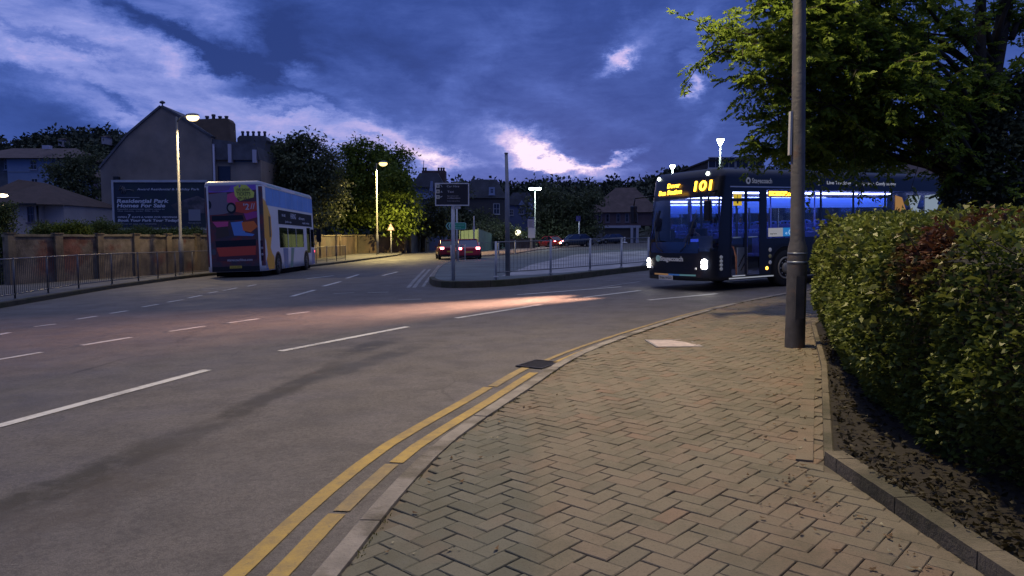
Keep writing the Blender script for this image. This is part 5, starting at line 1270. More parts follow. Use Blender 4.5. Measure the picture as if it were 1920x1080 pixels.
    a = Vector(fx(1.62,.315,.03)); M = Matrix.Translation((a.x-.012, 1.42, .315)) @ Matrix.Rotation(R(-90), 4, 'Z'); number_plate(t, M, .52, .115, 'SN66 WGO', PW)
    for y0, y1, z1 in ((1.55,2.0,1.75),(.9,.55,1.7)):
        m = MB(); m.tube([fx(y0,.98,.03), fx((y0+y1)/2,1.1,.06), fx(y1, z1,.04)], .012, n=6); m.tube([fx(y1+.1,1.15,.035), fx(y1-.06, 2.0,.035)], .010, n=6); m.build('wiper', TRIM, t)
    for y, sg_ in ((-.12,-1),(W+.12,1)):
        m = MB(); m.tube([s.pt(s.sval('c1' if sg_ < 0 else 'c2', .5), 2.45, 0), (-.22, y-.0, 2.40), (-.26, y, 2.2)], .022, n=8); 
        mm = m.build('mirror_arm', TRIM, t); m = MB(); m.box((-.33,y-.09,1.72),(-.21,y+.09,2.2)); m.build('mirror', TRIM, t, bevel=.03)
    for y in (.36, W-.36):
        m = MB(); c = fx(y, 2.88, .03); m.lathe([(.045,-.02),(.045,.01),(.02,.02)], n=10, M=Matrix.Translation(c) @ Matrix.Rotation(R(-70), 4, 'Y')); m.build('marker_lamp', emis('marker_white', (.9,1,.85), 9), t)
    m = MB(); m.box((3.6,.55,H-.03),(6.2,W-.55,H+.10)); m.build('roof_pod', mat('navy_roof', (.02,.022,.04)), t, bevel=.05)
    # swoosh artwork on the rear quarter windows
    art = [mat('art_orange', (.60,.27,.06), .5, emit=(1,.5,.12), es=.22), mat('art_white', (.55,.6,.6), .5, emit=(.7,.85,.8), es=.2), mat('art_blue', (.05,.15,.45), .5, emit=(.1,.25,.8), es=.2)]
    def art_w(x0, w_, lst):
        m = MB()
        for pts, k in lst: s.poly(m, 'near', [(x0+a*w_, zw0+b*(zw1-zw0)) for a, b in pts], .004+.002*k, k)
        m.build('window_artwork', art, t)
    art_w(7.16, 1.3, [([(0,.1),(.12,.0),(.35,.0),(.42,.5),(.25,.85),(0,.9)],0),([(.45,.88),(.95,.9),(.8,.6),(.98,.55),(.95,.1),(.7,.3)],1)])
    art_w(8.6, 1.05, [([(0,.9),(.8,.95),(.6,.7),(.9,.6),(.5,.55),(.6,.3),(.2,.0),(0,0)],1),([(.5,.0),(.62,.45),(.85,.5),(.97,.1)],0)])
    art_w(9.75, .8, [([(0,0),(.1,.5),(.5,.65),(.9,.4),(.95,0)],0)])
    return t, s
bus1, sh1 = single_decker()

# driver seated in the cab
def skin_fig(name, verts, edges, rads, m, parent, sub=2, flat=()):
    me = bpy.data.meshes.new(name); me.from_pydata(verts, edges, []); me.update(); o = bpy.data.objects.new(name, me); col.objects.link(o); o.parent = parent
    md = o.modifiers.new('skin', 'SKIN'); 
    if not me.skin_vertices: me.attributes  # layer is made with the modifier
    sv = me.skin_vertices[0].data if me.skin_vertices else None
    if sv is None:
        bmm = bmesh.new(); bmm.from_mesh(me); bmm.verts.layers.skin.verify(); bmm.to_mesh(me); bmm.free(); sv = me.skin_vertices[0].data
    for i, r in enumerate(rads): sv[i].radius = (r, r) if isinstance(r, (int, float)) else r
    sv[0].use_root = True
    s_ = o.modifiers.new('sub', 'SUBSURF'); s_.levels = sub; s_.render_levels = sub; me.materials.append(m)
    for p_ in me.polygons: p_.use_smooth = True
    return o
def driver():
    M = bus1.matrix_world @ Matrix.Translation((1.16, 1.85, .86))
    t = thing('person', 'bus driver seated behind the wheel in the cab of the dark bus', 'person', M=M)
    skin_m = mat('skin', (.36,.20,.15), .55)
    V = [(0,0,.08),(.0,0,.30),(-.02,0,.50),(-.03,0,.60),(-.05,0,.70),(-.06,0,.79),(-.01,.19,.50),(-.16,.24,.26),(-.40,.17,.27),(-.49,.14,.28),(-.01,-.19,.50),(-.16,-.24,.26),(-.40,-.17,.27),(-.49,-.14,.28),(-.02,.10,.06),(-.42,.11,.10),(-.48,.11,-.36),(-.60,.11,-.42),(-.02,-.10,.06),(-.42,-.11,.10),(-.48,-.11,-.36),(-.60,-.11,-.42)]
    E = [(0,1),(1,2),(2,3),(3,4),(4,5),(2,6),(6,7),(7,8),(8,9),(2,10),(10,11),(11,12),(12,13),(0,14),(14,15),(15,16),(16,17),(0,18),(18,19),(19,20),(20,21)]
    Rr = [(.15,.13),(.14,.11),(.13,.10),.055,(.085,.075),(.08,.07),.065,.048,.036,.04,.065,.048,.036,.04,.09,.07,.045,.04,.09,.07,.045,.04]
    b = skin_fig('body', V, E, Rr, skin_m, t)
    m = MB(); m.lathe([(.13,.05),(.155,.2),(.17,.38),(.15,.50),(.07,.58)], n=18, M=Matrix.Diagonal((.95,1.25,1,1))); m.build('jacket', mat('driver_jacket', (.05,.012,.015), .8), t)
    m = MB(); m.lathe([(.095,.70),(.105,.78),(.09,.86),(.03,.895)], n=16, M=Matrix.Translation((-.035,0,0))); m.build('hair', mat('dark_hair', (.02,.015,.012), .8), t)
driver()

# ---------- double decker seen from behind, left
def double_decker():
    rr_ = gp(497,519); fr_ = gp(583,505); xd = (rr_-fr_).normalized(); L, W, H = 10.6, 2.5, 4.28
    # nearside front corner is the local origin; offside is towards +x of the world
    yd = Vector((-xd.y, xd.x, 0)); fo = rr_-xd*L; o = fo-yd*W
    s = Shell(L, W, H, rf=.45, rr=.20, bulge=.18, rake=.55, zb=.26, roof_r=.22)
    t = thing('double_decker_bus', 'double decker bus seen from behind with colourful rear advert and white, orange and blue side', 'bus', M=vehicle_matrix(o, xd))
    WHT_ = mat('bus_white', (.68,.68,.74), .4); glass('upper_glass', (.20,.30,.42))
    pan = [('off', .55, 1.45, 1.30, 2.30, 'glass:tinted_glass:window')]
    pan = [('off', .45, 1.30, 1.25, 2.28, 'glass:tinted_glass:window'), ('off', 1.38, 2.25, .95, 2.35, 'glass:tinted_glass:window'), ('off', 3.0, 4.6, 1.28, 2.26, 'glass:tinted_glass:window'), ('off', 4.68, 6.25, 1.28, 2.26, 'glass:tinted_glass:window'), ('off', 6.33, 7.9, 1.28, 2.26, 'glass:tinted_glass:window'),
           ('near', 1.9, 9.0, 1.28, 2.26, 'glass:tinted_glass:window'), ('near', .6, 10.0, 3.15, 3.95, 'glass:upper_glass:window'), ('c1', .2, ('c2', .8), 3.1, 3.95, 'glass:upper_glass:windscreen'), ('c1', .2, ('c2', .8), 1.1, 2.4, 'glass:tinted_glass:windscreen')]
    s.build(t, [WHT_, mat('bus_roof', (.32,.33,.40), .4)], pan, [2.4, 3.1, .6], roofm=1)
    BLU = mat('sky_tinted_film', (.18,.34,.72), .9, var=.12, vs=.8)
    # upper deck: jointed blue film on the glazing, reflected sky put into its colour
    m = MB()
    for k in range(8):
        a = .55+k*1.18; s.patch(m, 'off', a, a+1.155, 3.22, 4.02, .006, n=2)
    s.patch(m, 'c2', .3, 1, 3.1, 4.0, .006, n=4); m.build('upper_window', BLU, t)
    m = MB(); s.patch(m, 'off', .5, 10.1, 4.02, 4.05, .008, n=8); s.patch(m, 'off', 1.0, 4.5, 4.1, 4.2, .006, 1, n=4); s.patch(m, 'off', 7.2, 9.6, 4.1, 4.2, .006, 1, n=4); m.build('cant_panel', [mat('edge_strip', (.10,.14,.24), .4), mat('teal_paint', (.08,.26,.30), .4)], t)  # thin grey-blue line and teal panels above the upper windows
    m = MB(); s.patch(m, 'off', .9, 8.0, 2.42, 3.10, .008, n=6); m.build('side_poster', mat('poster_dark', (.005,.010,.022), .9), t)
    m = MB()
    def otext(mb, st, x, z, h, wd, k=0, off_=.013): mb.text(st, (x, W+off_, z), (-1,0,0), (0,0,1), h, wd, m=k, bold=.02)
    otext(m, 'WE ARE', 7.4, 2.80, .12, .7); otext(m, 'HIRING', 5.7, 2.75, .26, 1.1); otext(m, 'drivers', 4.0, 2.75, .15, 1.3); otext(m, 'apply today', 3.2, 2.55, .10, 1.6); otext(m, 'join us', 6.8, 2.52, .1, 1.2)
    m.build('poster_lettering', mat('poster_white', (.34,.37,.48)), t)
    OR = mat('bus_orange', (.80,.38,.03), .4); B2 = mat('bus_blue', (.03,.16,.40), .35); TE = mat('bus_teal', (.05,.25,.26), .35); DB = mat('bus_deep_blue', (.02,.05,.16), .35)
    m = MB()
    for k, (x, z) in enumerate([]): pass
    pts = [(10.36,4.0),(9.9,3.3),(9.55,2.6),(9.6,1.9),(9.9,1.2),(9.5,.75),(8.9,.55),(8.9,.30),(9.9,.30),(10.36,.5)]
    s.poly(m, 'off', [(min(a, 10.39), b) for a, b in [(10.39,3.5),(9.9,3.35),(9.25,2.7),(9.2,1.9),(9.5,1.3),(9.3,1.05),(8.95,.85),(8.95,.30),(9.9,.30),(10.1,.5),(10.39,1.15)]], .006)
    m.build('orange_swoosh', OR, t)
    m = MB(); s.poly(m, 'off', [(6.5,.28),(6.4,1.25),(7.35,1.25),(7.2,.28)], .006); m.build('blue_stripe', B2, t)
    m = MB(); s.poly(m, 'off', [(5.6,.28),(5.15,1.25),(5.75,1.25),(6.1,.28)], .006); m.build('teal_stripe', TE, t)
    m = MB(); s.poly(m, 'off', [(.5,.28),(.5,1.0),(1.15,1.2),(1.2,.28)], .006); s.patch(m, 'c2', .3, 1, .28, 1.1, .006, n=4); m.build('front_blue_panel', mat('front_blue', (.10,.16,.42), .35), t)
    m = MB(); s.patch(m, 'c2', .5, 1, 2.4, 3.1, .006, n=4); m.build('front_corner_panel', DB, t)
    m = MB(); s.poly(m, 'off', [(10.36,.30),(9.95,.3),(10.1,.5),(10.36,1.0)], .007); m.build('corner_blue', B2, t)
    m = MB(); s.poly(m, 'off', [(9.6,1.75),(9.35,1.8),(9.35,2.7),(9.65,2.75)], .009); m.build('vent_grille', mat('vent_brown', (.15,.09,.04), .6), t)
    # mirror and door light reflections
    m = MB(); m.tube([(.25,W-.1,2.35),(.1,W+.18,2.3)], .03, n=8); m.box((.0,W+.08,1.55),(.14,W+.34,2.28)); m.build('mirror', TRIM, t)
    # rear: wrap advert
    m = MB(); s.patch(m, 'rear', W-.21, .21, .5, 4.02, .006, n=8, nz=6); s.patch(m, 'c3', 0, .0+.75, .5, 4.02, .006, n=4, nz=6); s.patch(m, 'c4', .25, 1, .5, 4.02, .006, n=4, nz=6)
    m.build('rear_advert', mat('advert_base', (.045,.036,.055), .5, c2=(.15,.03,.035), c2s=1.3, c2lo=.42, c2hi=.58), t)
    def rp(name, pts, c, off_=.010):  # pts as (px, py) on the enlarged rear picture: 24..590 wide, 30..930 high
        m = MB(); s.poly(m, 'rear', [(max(.21, min(W-.21, .12+(a-24)/566*2.3)), 4.2-(b-30)/900*3.75) for a, b in pts], off_); m.build(name, c, t)
    pur = mat('ad_purple', (.20,.10,.50), .4); pk = mat('ad_pink', (.55,.07,.22), .4); yg = mat('ad_yellow_green', (.55,.60,.10), .4); rd = mat('ad_red', (.50,.06,.035), .4); gy = mat('ad_grey', (.16,.14,.19), .5); og = mat('ad_orange', (.70,.16,.03), .4); bl = mat('ad_blue', (.12,.25,.60), .4); bk = mat('ad_black', (.004,.004,.008), .3); ma = mat('ad_magenta', (.32,.05,.24), .4)
    rp('advert_band', [(50,60),(580,55),(590,110),(330,130),(50,130)], pur)
    rp('advert_shape', [(60,60),(290,62),(270,105),(150,125),(60,110)], mat('ad_lilac', (.16,.11,.26), .4), .013)
    rp('advert_burst', [(320,80),(380,50),(460,60),(540,140),(530,190),(380,225),(330,170)], yg, .014)
    rp('advert_shape', [(250,150),(330,130),(360,225),(400,240),(330,300),(240,230)], pk, .012)
    rp('advert_shape', [(330,235),(580,235),(580,330),(440,360),(330,340)], rd, .013)
    rp('advert_truck', [(25,150),(240,130),(260,190),(330,240),(320,330),(200,360),(30,370)], gy, .011)
    rp('advert_truck_wheel', [(285+52*cos(k*pi/7), 298+60*sin(k*pi/7)) for k in range(14)], bk, .015)
    rp('advert_truck_wheel', [(283+34*cos(k*pi/6), 298+38*sin(k*pi/6)) for k in range(12)], mat('ad_hub', (.22,.22,.19), .5), .018)
    rp('advert_truck_wheel', [(45+30*cos(k*pi/6), 260+48*sin(k*pi/6)) for k in range(12)], bk, .015)
    rp('advert_shape', [(410,345),(585,340),(585,400),(440,430)], ma, .012)
    rp('rear_window', [(70,378),(400,375),(410,425),(70,430)], bk, .012)
    rp('advert_shape', [(75,440),(245,440),(240,490),(120,500)], pk, .012)
    rp('advert_shape', [(110,500),(235,490),(250,590),(110,620)], mat('ad_brown', (.05,.035,.03), .5), .013)
    rp('advert_shape', [(270,450),(400,440),(420,560),(520,580),(500,600),(300,590)], bl, .012)
    rp('advert_shape', [(385,450),(520,440),(560,500),(480,560),(400,540)], og, .014)
    rp('rear_vent', [(95,645),(530,635),(530,700),(100,710)], bk, .013)
    rp('engine_cover', [(105,715),(530,705),(520,800),(130,810)], rd, .012)
    rp('advert_shape', [(100,815),(540,805),(530,850),(100,860)], mat('ad_plum', (.06,.02,.04), .5), .012)
    for a0 in (60, 100): rp('advert_shape', [(a0-25+26*cos(k*pi/5), 760+34*sin(k*pi/5)) for k in range(10)], mat('ad_grey2', (.07,.07,.10), .5), .014)
    m = MB(); X = lambda a: .12+(a-24)/566*2.3; Z = lambda b: 4.2-(b-30)/900*3.75
    rt = lambda mb, st, a, b, h, wd, k=0, off_=.02: mb.text(st, (L+off_, X(a), Z(b)), (0,1,0), (0,0,1), h, wd, m=k, bold=.02)
    rt(m, 'stagecoachbus.com', 215, 862, .11, 1.1); rt(m, '2', 435, 318, .26, .17); rt(m, "'", 415, 318, .26, .05); rt(m, '//', 490, 312, .24, .2)
    rt(m, 'LIVE SHOW', 345, 125, .13, .6, 1); rt(m, 'TICKETS', 350, 170, .15, .6, 1); rt(m, 'ON SALE', 360, 210, .12, .5, 1)
    m.build('rear_lettering', [mat('ad_white', (.45,.42,.5), .5), mat('ad_olive', (.09,.10,.03), .5)], t)
    m = MB(); q = [(585,640),(625,700),(610,830),(540,880)]
    s.poly(m, 'off', [(10.38,1.75),(10.2,1.6),(10.05,1.0),(10.38,.62)], .012); m.build('lamp_surround', mat('bus_white', (.40,.40,.47)), t)
    m = MB(); s.patch(m, 'c3', .45, .8, .72, 1.62, .010, n=4, nz=3); m.build('rear_light_cluster', mat('lamp_dark', (.02,.01,.03), .2), t)
    for z in (1.0, 1.28):
        m = MB(); qv = s.sval('c3', .62); c = s.pt(qv, z, .014); pn = s.plan(qv); m.lathe([(.06,0),(.055,.012),(.02,.016)], n=12, M=Matrix.Translation(c) @ Vector((pn[2], pn[3], 0)).to_track_quat('Z', 'Y').to_matrix().to_4x4()); m.build('tail_light', mat('tail_grey', (.22,.2,.25), .3), t)
    m = MB(); s.patch(m, 'rear', W-.21, .21, .27, .5, .004, n=6); m.build('rear_bumper', TRIM, t)
    number_plate(t, Matrix.Translation((L+.012, 1.25, .47)) @ Matrix.Rotation(R(90), 4, 'Z'), .52, .115, 'YN14 KZC', PY)
    m = MB(); m.box((.6,.25,.05),(L-.4,W-.25,.30)); m.build('underframe', mat('arch_black', (.003,.003,.003)), t)
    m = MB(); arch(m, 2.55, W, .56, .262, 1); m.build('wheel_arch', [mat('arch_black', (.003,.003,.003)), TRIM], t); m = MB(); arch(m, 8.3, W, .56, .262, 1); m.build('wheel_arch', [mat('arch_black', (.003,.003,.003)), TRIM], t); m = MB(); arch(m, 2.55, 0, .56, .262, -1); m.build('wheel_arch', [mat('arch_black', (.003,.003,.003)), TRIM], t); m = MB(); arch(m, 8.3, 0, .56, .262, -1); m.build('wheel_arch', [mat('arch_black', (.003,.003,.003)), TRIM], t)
    for x in (2.55, 8.3): wheel(t, x, W+.012, 1, rimm=mat('bus_rim2', (.06,.06,.07), .5)); wheel(t, x, -.012, -1)
    m = MB(); m.lathe([(.07,0),(.06,.02),(.02,.03)], n=10, M=Matrix.Translation((.42, W-.02, 1.02)) @ Matrix.Rotation(R(-90), 4, 'X')); m.build('red_marker_lamp', emis('marker_red', (1,.08,.12), 5), t)
    m = MB(); m.lathe([(.04,0),(.03,.02)], n=10, M=Matrix.Translation((.45, W-.06, 3.55)) @ Matrix.Rotation(R(-90), 4, 'X')); m.build('marker_lamp', emis('marker_white', (.9,1,.85), 9), t)
double_decker()

# ---------- buses parked behind the dark bus
def parked_bus(px, Y, rz, name, label, paint_, roofc, L=8.5, H=2.95, podc=None, group=None, W=2.5):
    p = at(px, HZ, Y); s = Shell(L, W, H, rf=.3, rr=.25, bulge=.15, rake=.25, zb=.3, roof_r=.25)
    t = thing(name, label, 'bus', M=vehicle_matrix((p.x, p.y), (cos(rz), sin(rz))), group=group)
    pan = [('near', .6+k*1.5, .6+k*1.5+1.38, 1.1, 2.25, 'glass:bus_glass:window') for k in range(int((L-1)/1.5))]+[('c1', .2, ('c2', .8), 1.0, 2.5, 'glass:windscreen_glass:windscreen')]
    s.build(t, [paint_, roofc], pan, [1.0, 2.3], roofm=1)
    m = MB(); m.box((.4,.1,.35),(L-.4,W-.1,.4)); m.build('floor', INT, t)
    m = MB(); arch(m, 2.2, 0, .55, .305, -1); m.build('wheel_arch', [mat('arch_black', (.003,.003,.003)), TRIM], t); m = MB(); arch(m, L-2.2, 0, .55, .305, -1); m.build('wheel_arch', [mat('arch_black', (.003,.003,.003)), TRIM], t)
    for x in (2.2, L-2.2): wheel(t, x, -.012, -1)
    if podc: 
        for x0, x1, c in podc: m = MB(); m.box((x0,.4,H-.02),(x1,W-.4,H+.28)); m.build('roof_pod', c, t, bevel=.1)
    return t
parked_bus(1600, 30.0, R(10), 'parked_bus', 'pale roofed bus with orange and teal roof pods behind the dark bus', mat('bus_white', (.40,.40,.47)), mat('bus_blue_roof', (.10,.14,.30), .4), L=9.5, H=2.9,
   podc=[(1.2,3.1,mat('pod_orange', (.55,.26,.05), .4)),(3.5,5.6,mat('pod_teal', (.03,.30,.24), .4))])
def shelter():
    Y = 25; s = F/Y; p = at(1862, HZ, Y); t = thing('bus_shelter', 'long white roofed bus shelter with glazed panels at the right edge behind the hedge', 'shelter', ground(p), R(-3))
    z = lambda py: (441-py)/s+CAMZ-G(p.x, p.y)
    wf = mat('shelter_white', (.50,.48,.56), .5)
    m = MB(); m.box((-.1,-.8,z(332)),(4.5,1.2,z(326))); m.build('roof', wf, t, bevel=.03)
    m = MB(); m.box((0,-.05,z(366)),(4.4,.0,z(361.5))); m.build('rail', wf, t)
    for x in (0,.55,1.55,2.6,3.6,4.35): m = MB(); m.box((x,-.07,-.1),(x+.06,.01,z(333))); m.build('post', mat('shelter_frame', (.05,.03,.05), .6), t)
    for x in (.06,.61,1.61,2.66): 
        m = MB(); m.box((x,-.045,z(361)),(x+(.47 if x < .5 else .92),-.03,z(337))); m.build('panel', mat('shelter_poster', (.28,.29,.28), .6, c2=(.05,.045,.04), c2s=2.5, c2lo=.5, c2hi=.56), t)
    m = MB(); m.box((0,-.04,.2),(4.4,-.02,z(368))); m.build('lower_panel', mat('shelter_brown', (.10,.055,.035), .6, c2=(.04,.03,.02), c2s=3), t)
shelter()

# ---------- cars
def car(px, by, rz, name, label, paint_, L=4.1, W=1.75, H=1.45, hatch=True, tail=None, head=None, group=None, win=DW, off=.0, suv=False):
    p = gp(px, by); t = thing(name, label, 'car', M=vehicle_matrix((p.x, p.y), (cos(rz), sin(rz))), group=group)
    zb, zc = .22, H*.62     # sill and belt heights
    # stations along the length: x, bonnet/deck height, half width
    st = [(0,.46,.36,.70),(.06,.30,.62,.80),(.35,.24,.70,.93),(.95,.22,.86,.99),(1.25,.22,.92,1),(2.2,.22,.93,1),(3.2,.22,.95,1),(L-.55,.24,.97,.98),(L-.12,.28,.95,.92),(L,.42,.86,.82)]
    if suv: st = [(a, b+.05, c+.06, d) for a, b, c, d in st]
    m = MB(); n = 9; k0 = 0
    for x, z0, z1, hw in st:
        h = W/2*hw
        m.v += [(x,-h*.86,z0),(x,-h*.98,z0+(z1-z0)*.25),(x,-h,z0+(z1-z0)*.6),(x,-h*.95,z1-.04),(x,-h*.80,z1),(x,h*.80,z1),(x,h*.95,z1-.04),(x,h,z0+(z1-z0)*.6),(x,h*.98,z0+(z1-z0)*.25),(x,h*.86,z0)]
    r = 10
    for i in range(len(st)-1):
        for j in range(r): m.face((i*r+j, i*r+(j+1) % r, (i+1)*r+(j+1) % r, (i+1)*r+j)[::-1], 0, True)
    m.face(list(range(r))); m.face([(len(st)-1)*r+j for j in reversed(range(r))])
    m.build('body', paint_, t)
    # cabin: glass house with painted roof and pillars
    x0, x1, x2, x3 = (1.1, 1.85, L-.95, L-.12) if hatch else (1.1, 1.9, L-1.3, L-.55)
    zr = H; hb, hr = W/2*.93, W/2*.72; zl = .90+(.06 if suv else 0)
    B = [(x0,-hb*.9,zl),(x3,-hb*.86,zl),(x3,hb*.86,zl),(x0,hb*.9,zl)]; T = [(x1,-hr,zr-.05),(x2,-hr,zr-.04),(x2,hr,zr-.04),(x1,hr,zr-.05)]
    m = MB(); m.v = B+T
    for f in ((0,1,5,4),(1,2,6,5),(2,3,7,6),(3,0,4,7)): m.face(f)
    m.build('window_glass', win, t)
    m = MB(); m.prism([(x1-.05,-hr),(x2+.06,-hr),(x2+.06,hr),(x1-.05,hr)], zr-.05, zr); m.build('roof', paint_, t, bevel=.03)
    for a, b in ((B[0],T[0]),(B[1],T[1]),(B[2],T[2]),(B[3],T[3]),(((x0+x3)/2+.1,-hb*.9,zl),((x1+x2)/2,-hr,zr-.04)),(((x0+x3)/2+.1,hb*.9,zl),((x1+x2)/2,hr,zr-.04))): m = MB(); m.tube([a, b], .035, n=6); m.build('pillar', paint_, t)
    for x in (.78, L-.78):
        for y, sg_ in ((-W/2-.005,-1),(W/2+.005,1)): wheel(t, x, y, sg_, r=.31, w=.2, rimm=mat('alloy', (.25,.25,.27), .35, metal=.6))
    for x in (.78, L-.78):
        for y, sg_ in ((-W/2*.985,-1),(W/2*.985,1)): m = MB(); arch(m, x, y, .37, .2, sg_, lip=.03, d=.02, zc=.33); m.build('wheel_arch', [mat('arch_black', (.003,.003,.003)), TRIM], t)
    for y in (-.62*W/1.75, .62*W/1.75):
        m = MB(); m.box((L-.10,y-.13,.78),(L+.015,y+.13,.93)); m.build('tail_light', tail or mat('tail_red', (.25,.01,.01), .3), t, bevel=.02)
        m = MB(); m.box((.0,y-.16,.52),(.14,y+.16,.68)); m.build('headlight', head or mat('lamp_clear', (.4,.4,.42), .15), t, bevel=.02)
    m = MB(); m.box((L-.01,-.26,.55),(L+.02,.26,.66)); m.build('number_plate', PY, t)
    m = MB(); m.box((-.02,-.26,.34),(.01,.26,.45)); m.build('front_plate', PW, t)
    m = MB(); m.box((L-.06,-W*.42,.22),(L+.03,W*.42,.36)); m.box((-.04,-W*.4,.20),(.04,W*.4,.32)); m.build('bumper', TRIM, t)
    for y, sg_ in ((-W/2,-1),(W/2,1)): m = MB(); m.box((1.35,y-.1 if sg_ < 0 else y-.02,.88),(1.5,y+.02 if sg_ < 0 else y+.1,1.0)); m.build('mirror', paint_, t, bevel=.02)
    return t
RED = mat('car_red', (.38,.012,.04), .3, coat=.5); RED2 = mat('car_orange_red', (.42,.03,.03), .3, coat=.5); DBL = mat('car_dark_blue', (.018,.028,.055), .25, coat=.6); SKYG = mat('sky_glass', (.03,.05,.13), .05)
TL = emis('brake_light', (1,.22,.25), 14); HL = emis('car_headlight', (1,.95,.72), 22)
car(872, 486, R(-82), 'red_hatchback', 'bright red hatchback seen from behind with brake lights lit beside the green fence', RED, tail=TL, group='cars seen beyond the junction', L=3.9, H=1.5, win=SKYG)
car(837, 484, R(-80), 'red_car', 'red car mostly hidden behind the posts of the green arrow sign', mat('car_dark_red', (.22,.01,.03), .3), tail=TL, group='cars seen beyond the junction', L=4.0)
car(1010, 464.5, R(-52), 'orange_red_car', 'small orange red car by the double headed lamp, half hidden by the island railing', RED2, group='cars seen beyond the junction', tail=TL, L=3.9)
car(1046, 464.2, R(20), 'dark_blue_suv', 'dark blue car with one headlight on facing the junction', DBL, head=HL, group='cars seen beyond the junction', L=4.5, W=1.85, H=1.62, suv=True, win=SKYG)
car(1122, 458, R(24), 'parked_blue_car', 'dark blue parked car in front of the grey garage', DBL, group='cars seen beyond the junction', L=4.3, H=1.5, win=SKYG)
# ================= TREES, HEDGE, HILL =================
import numpy as np
RG = np.random.default_rng(5)
def leaves_mesh(name, centers, dirs, length, width, m, parent=None, fold=.25, kind=None, M=None):
    "one small folded leaf (two triangles-pairs) per centre; dirs = unit leaf direction"
    n = len(centers); C = np.asarray(centers, float); D = np.asarray(dirs, float); D /= np.linalg.norm(D, axis=1)[:, None]+1e-9
    rv = RG.normal(size=(n, 3)); rv[:, 2] += 1.2; S = np.cross(D, rv); S /= np.linalg.norm(S, axis=1)[:, None]+1e-9; Nn = np.cross(S, D)
    l = (length*RG.uniform(.65, 1.25, n))[:, None]; w = (width*RG.uniform(.7, 1.25, n))[:, None]
    base = C; mid = C+D*l*.5; tip = C+D*l-Nn*l*.12
    a = mid+S*w*.5+Nn*w*fold; b = mid-S*w*.5+Nn*w*fold
    V = np.stack([base, a, tip, b], 1).reshape(-1, 3)
    me = bpy.data.meshes.new(name); me.vertices.add(4*n); me.vertices.foreach_set('co', V.ravel())
    me.loops.add(4*n); me.loops.foreach_set('vertex_index', np.arange(4*n)); me.polygons.add(n)
    me.polygons.foreach_set('loop_start', np.arange(0, 4*n, 4)); me.polygons.foreach_set('loop_total', np.full(n, 4))
    me.update(calc_edges=True); me.materials.append(m)
    o = bpy.data.objects.new(name, me); col.objects.link(o)
    if parent is not None: o.parent = parent
    return o
def clumps(ells, nclump, per, spread, gap=.35):
    "leaf points gathered in clumps spread through the outer part of ellipsoids (cx,cy,cz,rx,ry,rz)"
    pts = []; dr = []; wts = np.array([e[3]*e[4]*e[5] for e in ells])**.67; wts /= wts.sum()
    cc = []
    for e, wt in zip(ells, wts):
        k = max(3, int(nclump*wt)); v = RG.normal(size=(k, 3)); v /= np.linalg.norm(v, axis=1)[:, None]
        r = RG.uniform(gap, 1, k)**.6; r *= 1+.16*RG.normal(size=k); c = np.array(e[:3])+v*r[:, None]*np.array(e[3:6]); cc.append(c)
        p = np.repeat(c, per, 0)+RG.normal(size=(k*per, 3))*spread*np.repeat(RG.uniform(.5, 1.3, k), per)[:, None]*np.array([1, 1, .7])
        d = RG.normal(size=(k*per, 3))+np.repeat(v, per, 0)*.8; d[:, 2] -= .35; pts.append(p); dr.append(d)
    return np.concatenate(pts), np.concatenate(dr), np.concatenate(cc)
BARK = mat('bark', (.035,.028,.020), .9, var=.4, vs=3, bump=.8, bs=14)
LF_D = leafmat('foliage_dark', (.050,.066,.040), (.115,.135,.075)); LF_M = leafmat('foliage_mid', (.035,.060,.022), (.09,.12,.04)); LF_Y = leafmat('foliage_fresh', (.040,.065,.012), (.11,.15,.025), trans=.35)
LF_S = leafmat('foliage_shrub', (.04,.065,.02), (.12,.16,.05)); LF_B = leafmat('foliage_brownish', (.022,.018,.010), (.05,.04,.018))
def tree(name, label, px, Y, ells_px, nclump=160, per=40, ls=.22, spread=.45, m=LF_D, trunk=.25, group=None, cat='tree', gz=None, base_off=0, limbs=14):
    "ells_px: crown lumps as (px, py, half width px, half height px)"
    s = F/Y; p = at(px, HZ, Y); z = (G(p.x, p.y) if gz is None else gz)+base_off; t = thing(name, label, cat, (p.x, p.y, z), group=group)
    E = []
    for (x, y, rx, ry, *dy) in ells_px:
        dy = dy[0] if dy else 0; c = at(x, y, Y+dy); r = rx/s; E.append((c.x-p.x, dy+RG.uniform(-.3, .3)*r, c.z-z, r, r*.85, ry/s))
    P, D, CC = clumps(E, nclump, per, spread)
    leaves_mesh('crown', P, D, ls, ls*.55, m, t)
    top = max(e[2]+e[5]*.4 for e in E); mb = MB(); lean = E[0][0]*.25
    mb.tube([(0,0,-.3),(lean*.2,0,top*.25),(lean*.6,0,top*.55),(lean,0,top*.9)], [trunk*1.25, trunk, trunk*.7, trunk*.25], n=9)
    idx = RG.choice(len(CC), min(limbs, len(CC)), replace=False)
    for i in idx:
        c = CC[i]; z0 = top*RG.uniform(.25,.6); b0 = Vector((lean*.4, 0, z0)); e_ = Vector(c)
        md_ = b0.lerp(e_, .5)+Vector((0,0,abs(e_.z-b0.z)*.12)); mb.tube([b0, md_, e_], [trunk*.4, trunk*.25, trunk*.08], n=6)
    mb.build('trunk', BARK, t); return t
BG = 'background trees'
tree('dark_tree', 'dark tree between the pale blue house and the gabled house', 150, 66, [(150,345,48,48),(120,330,35,30),(175,390,40,45),(130,400,40,35),(160,300,35,25)], 170, 40, .32, .5, LF_D, group=BG)
tree('dark_bush', 'dark flowering bush filling the left edge in front of the wall', 4, 30, [(2,430,20,38),(4,490,17,45),(10,395,12,18),(0,540,18,30)], 130, 60, .11, .18, LF_M, trunk=.06, cat='bush', limbs=6)
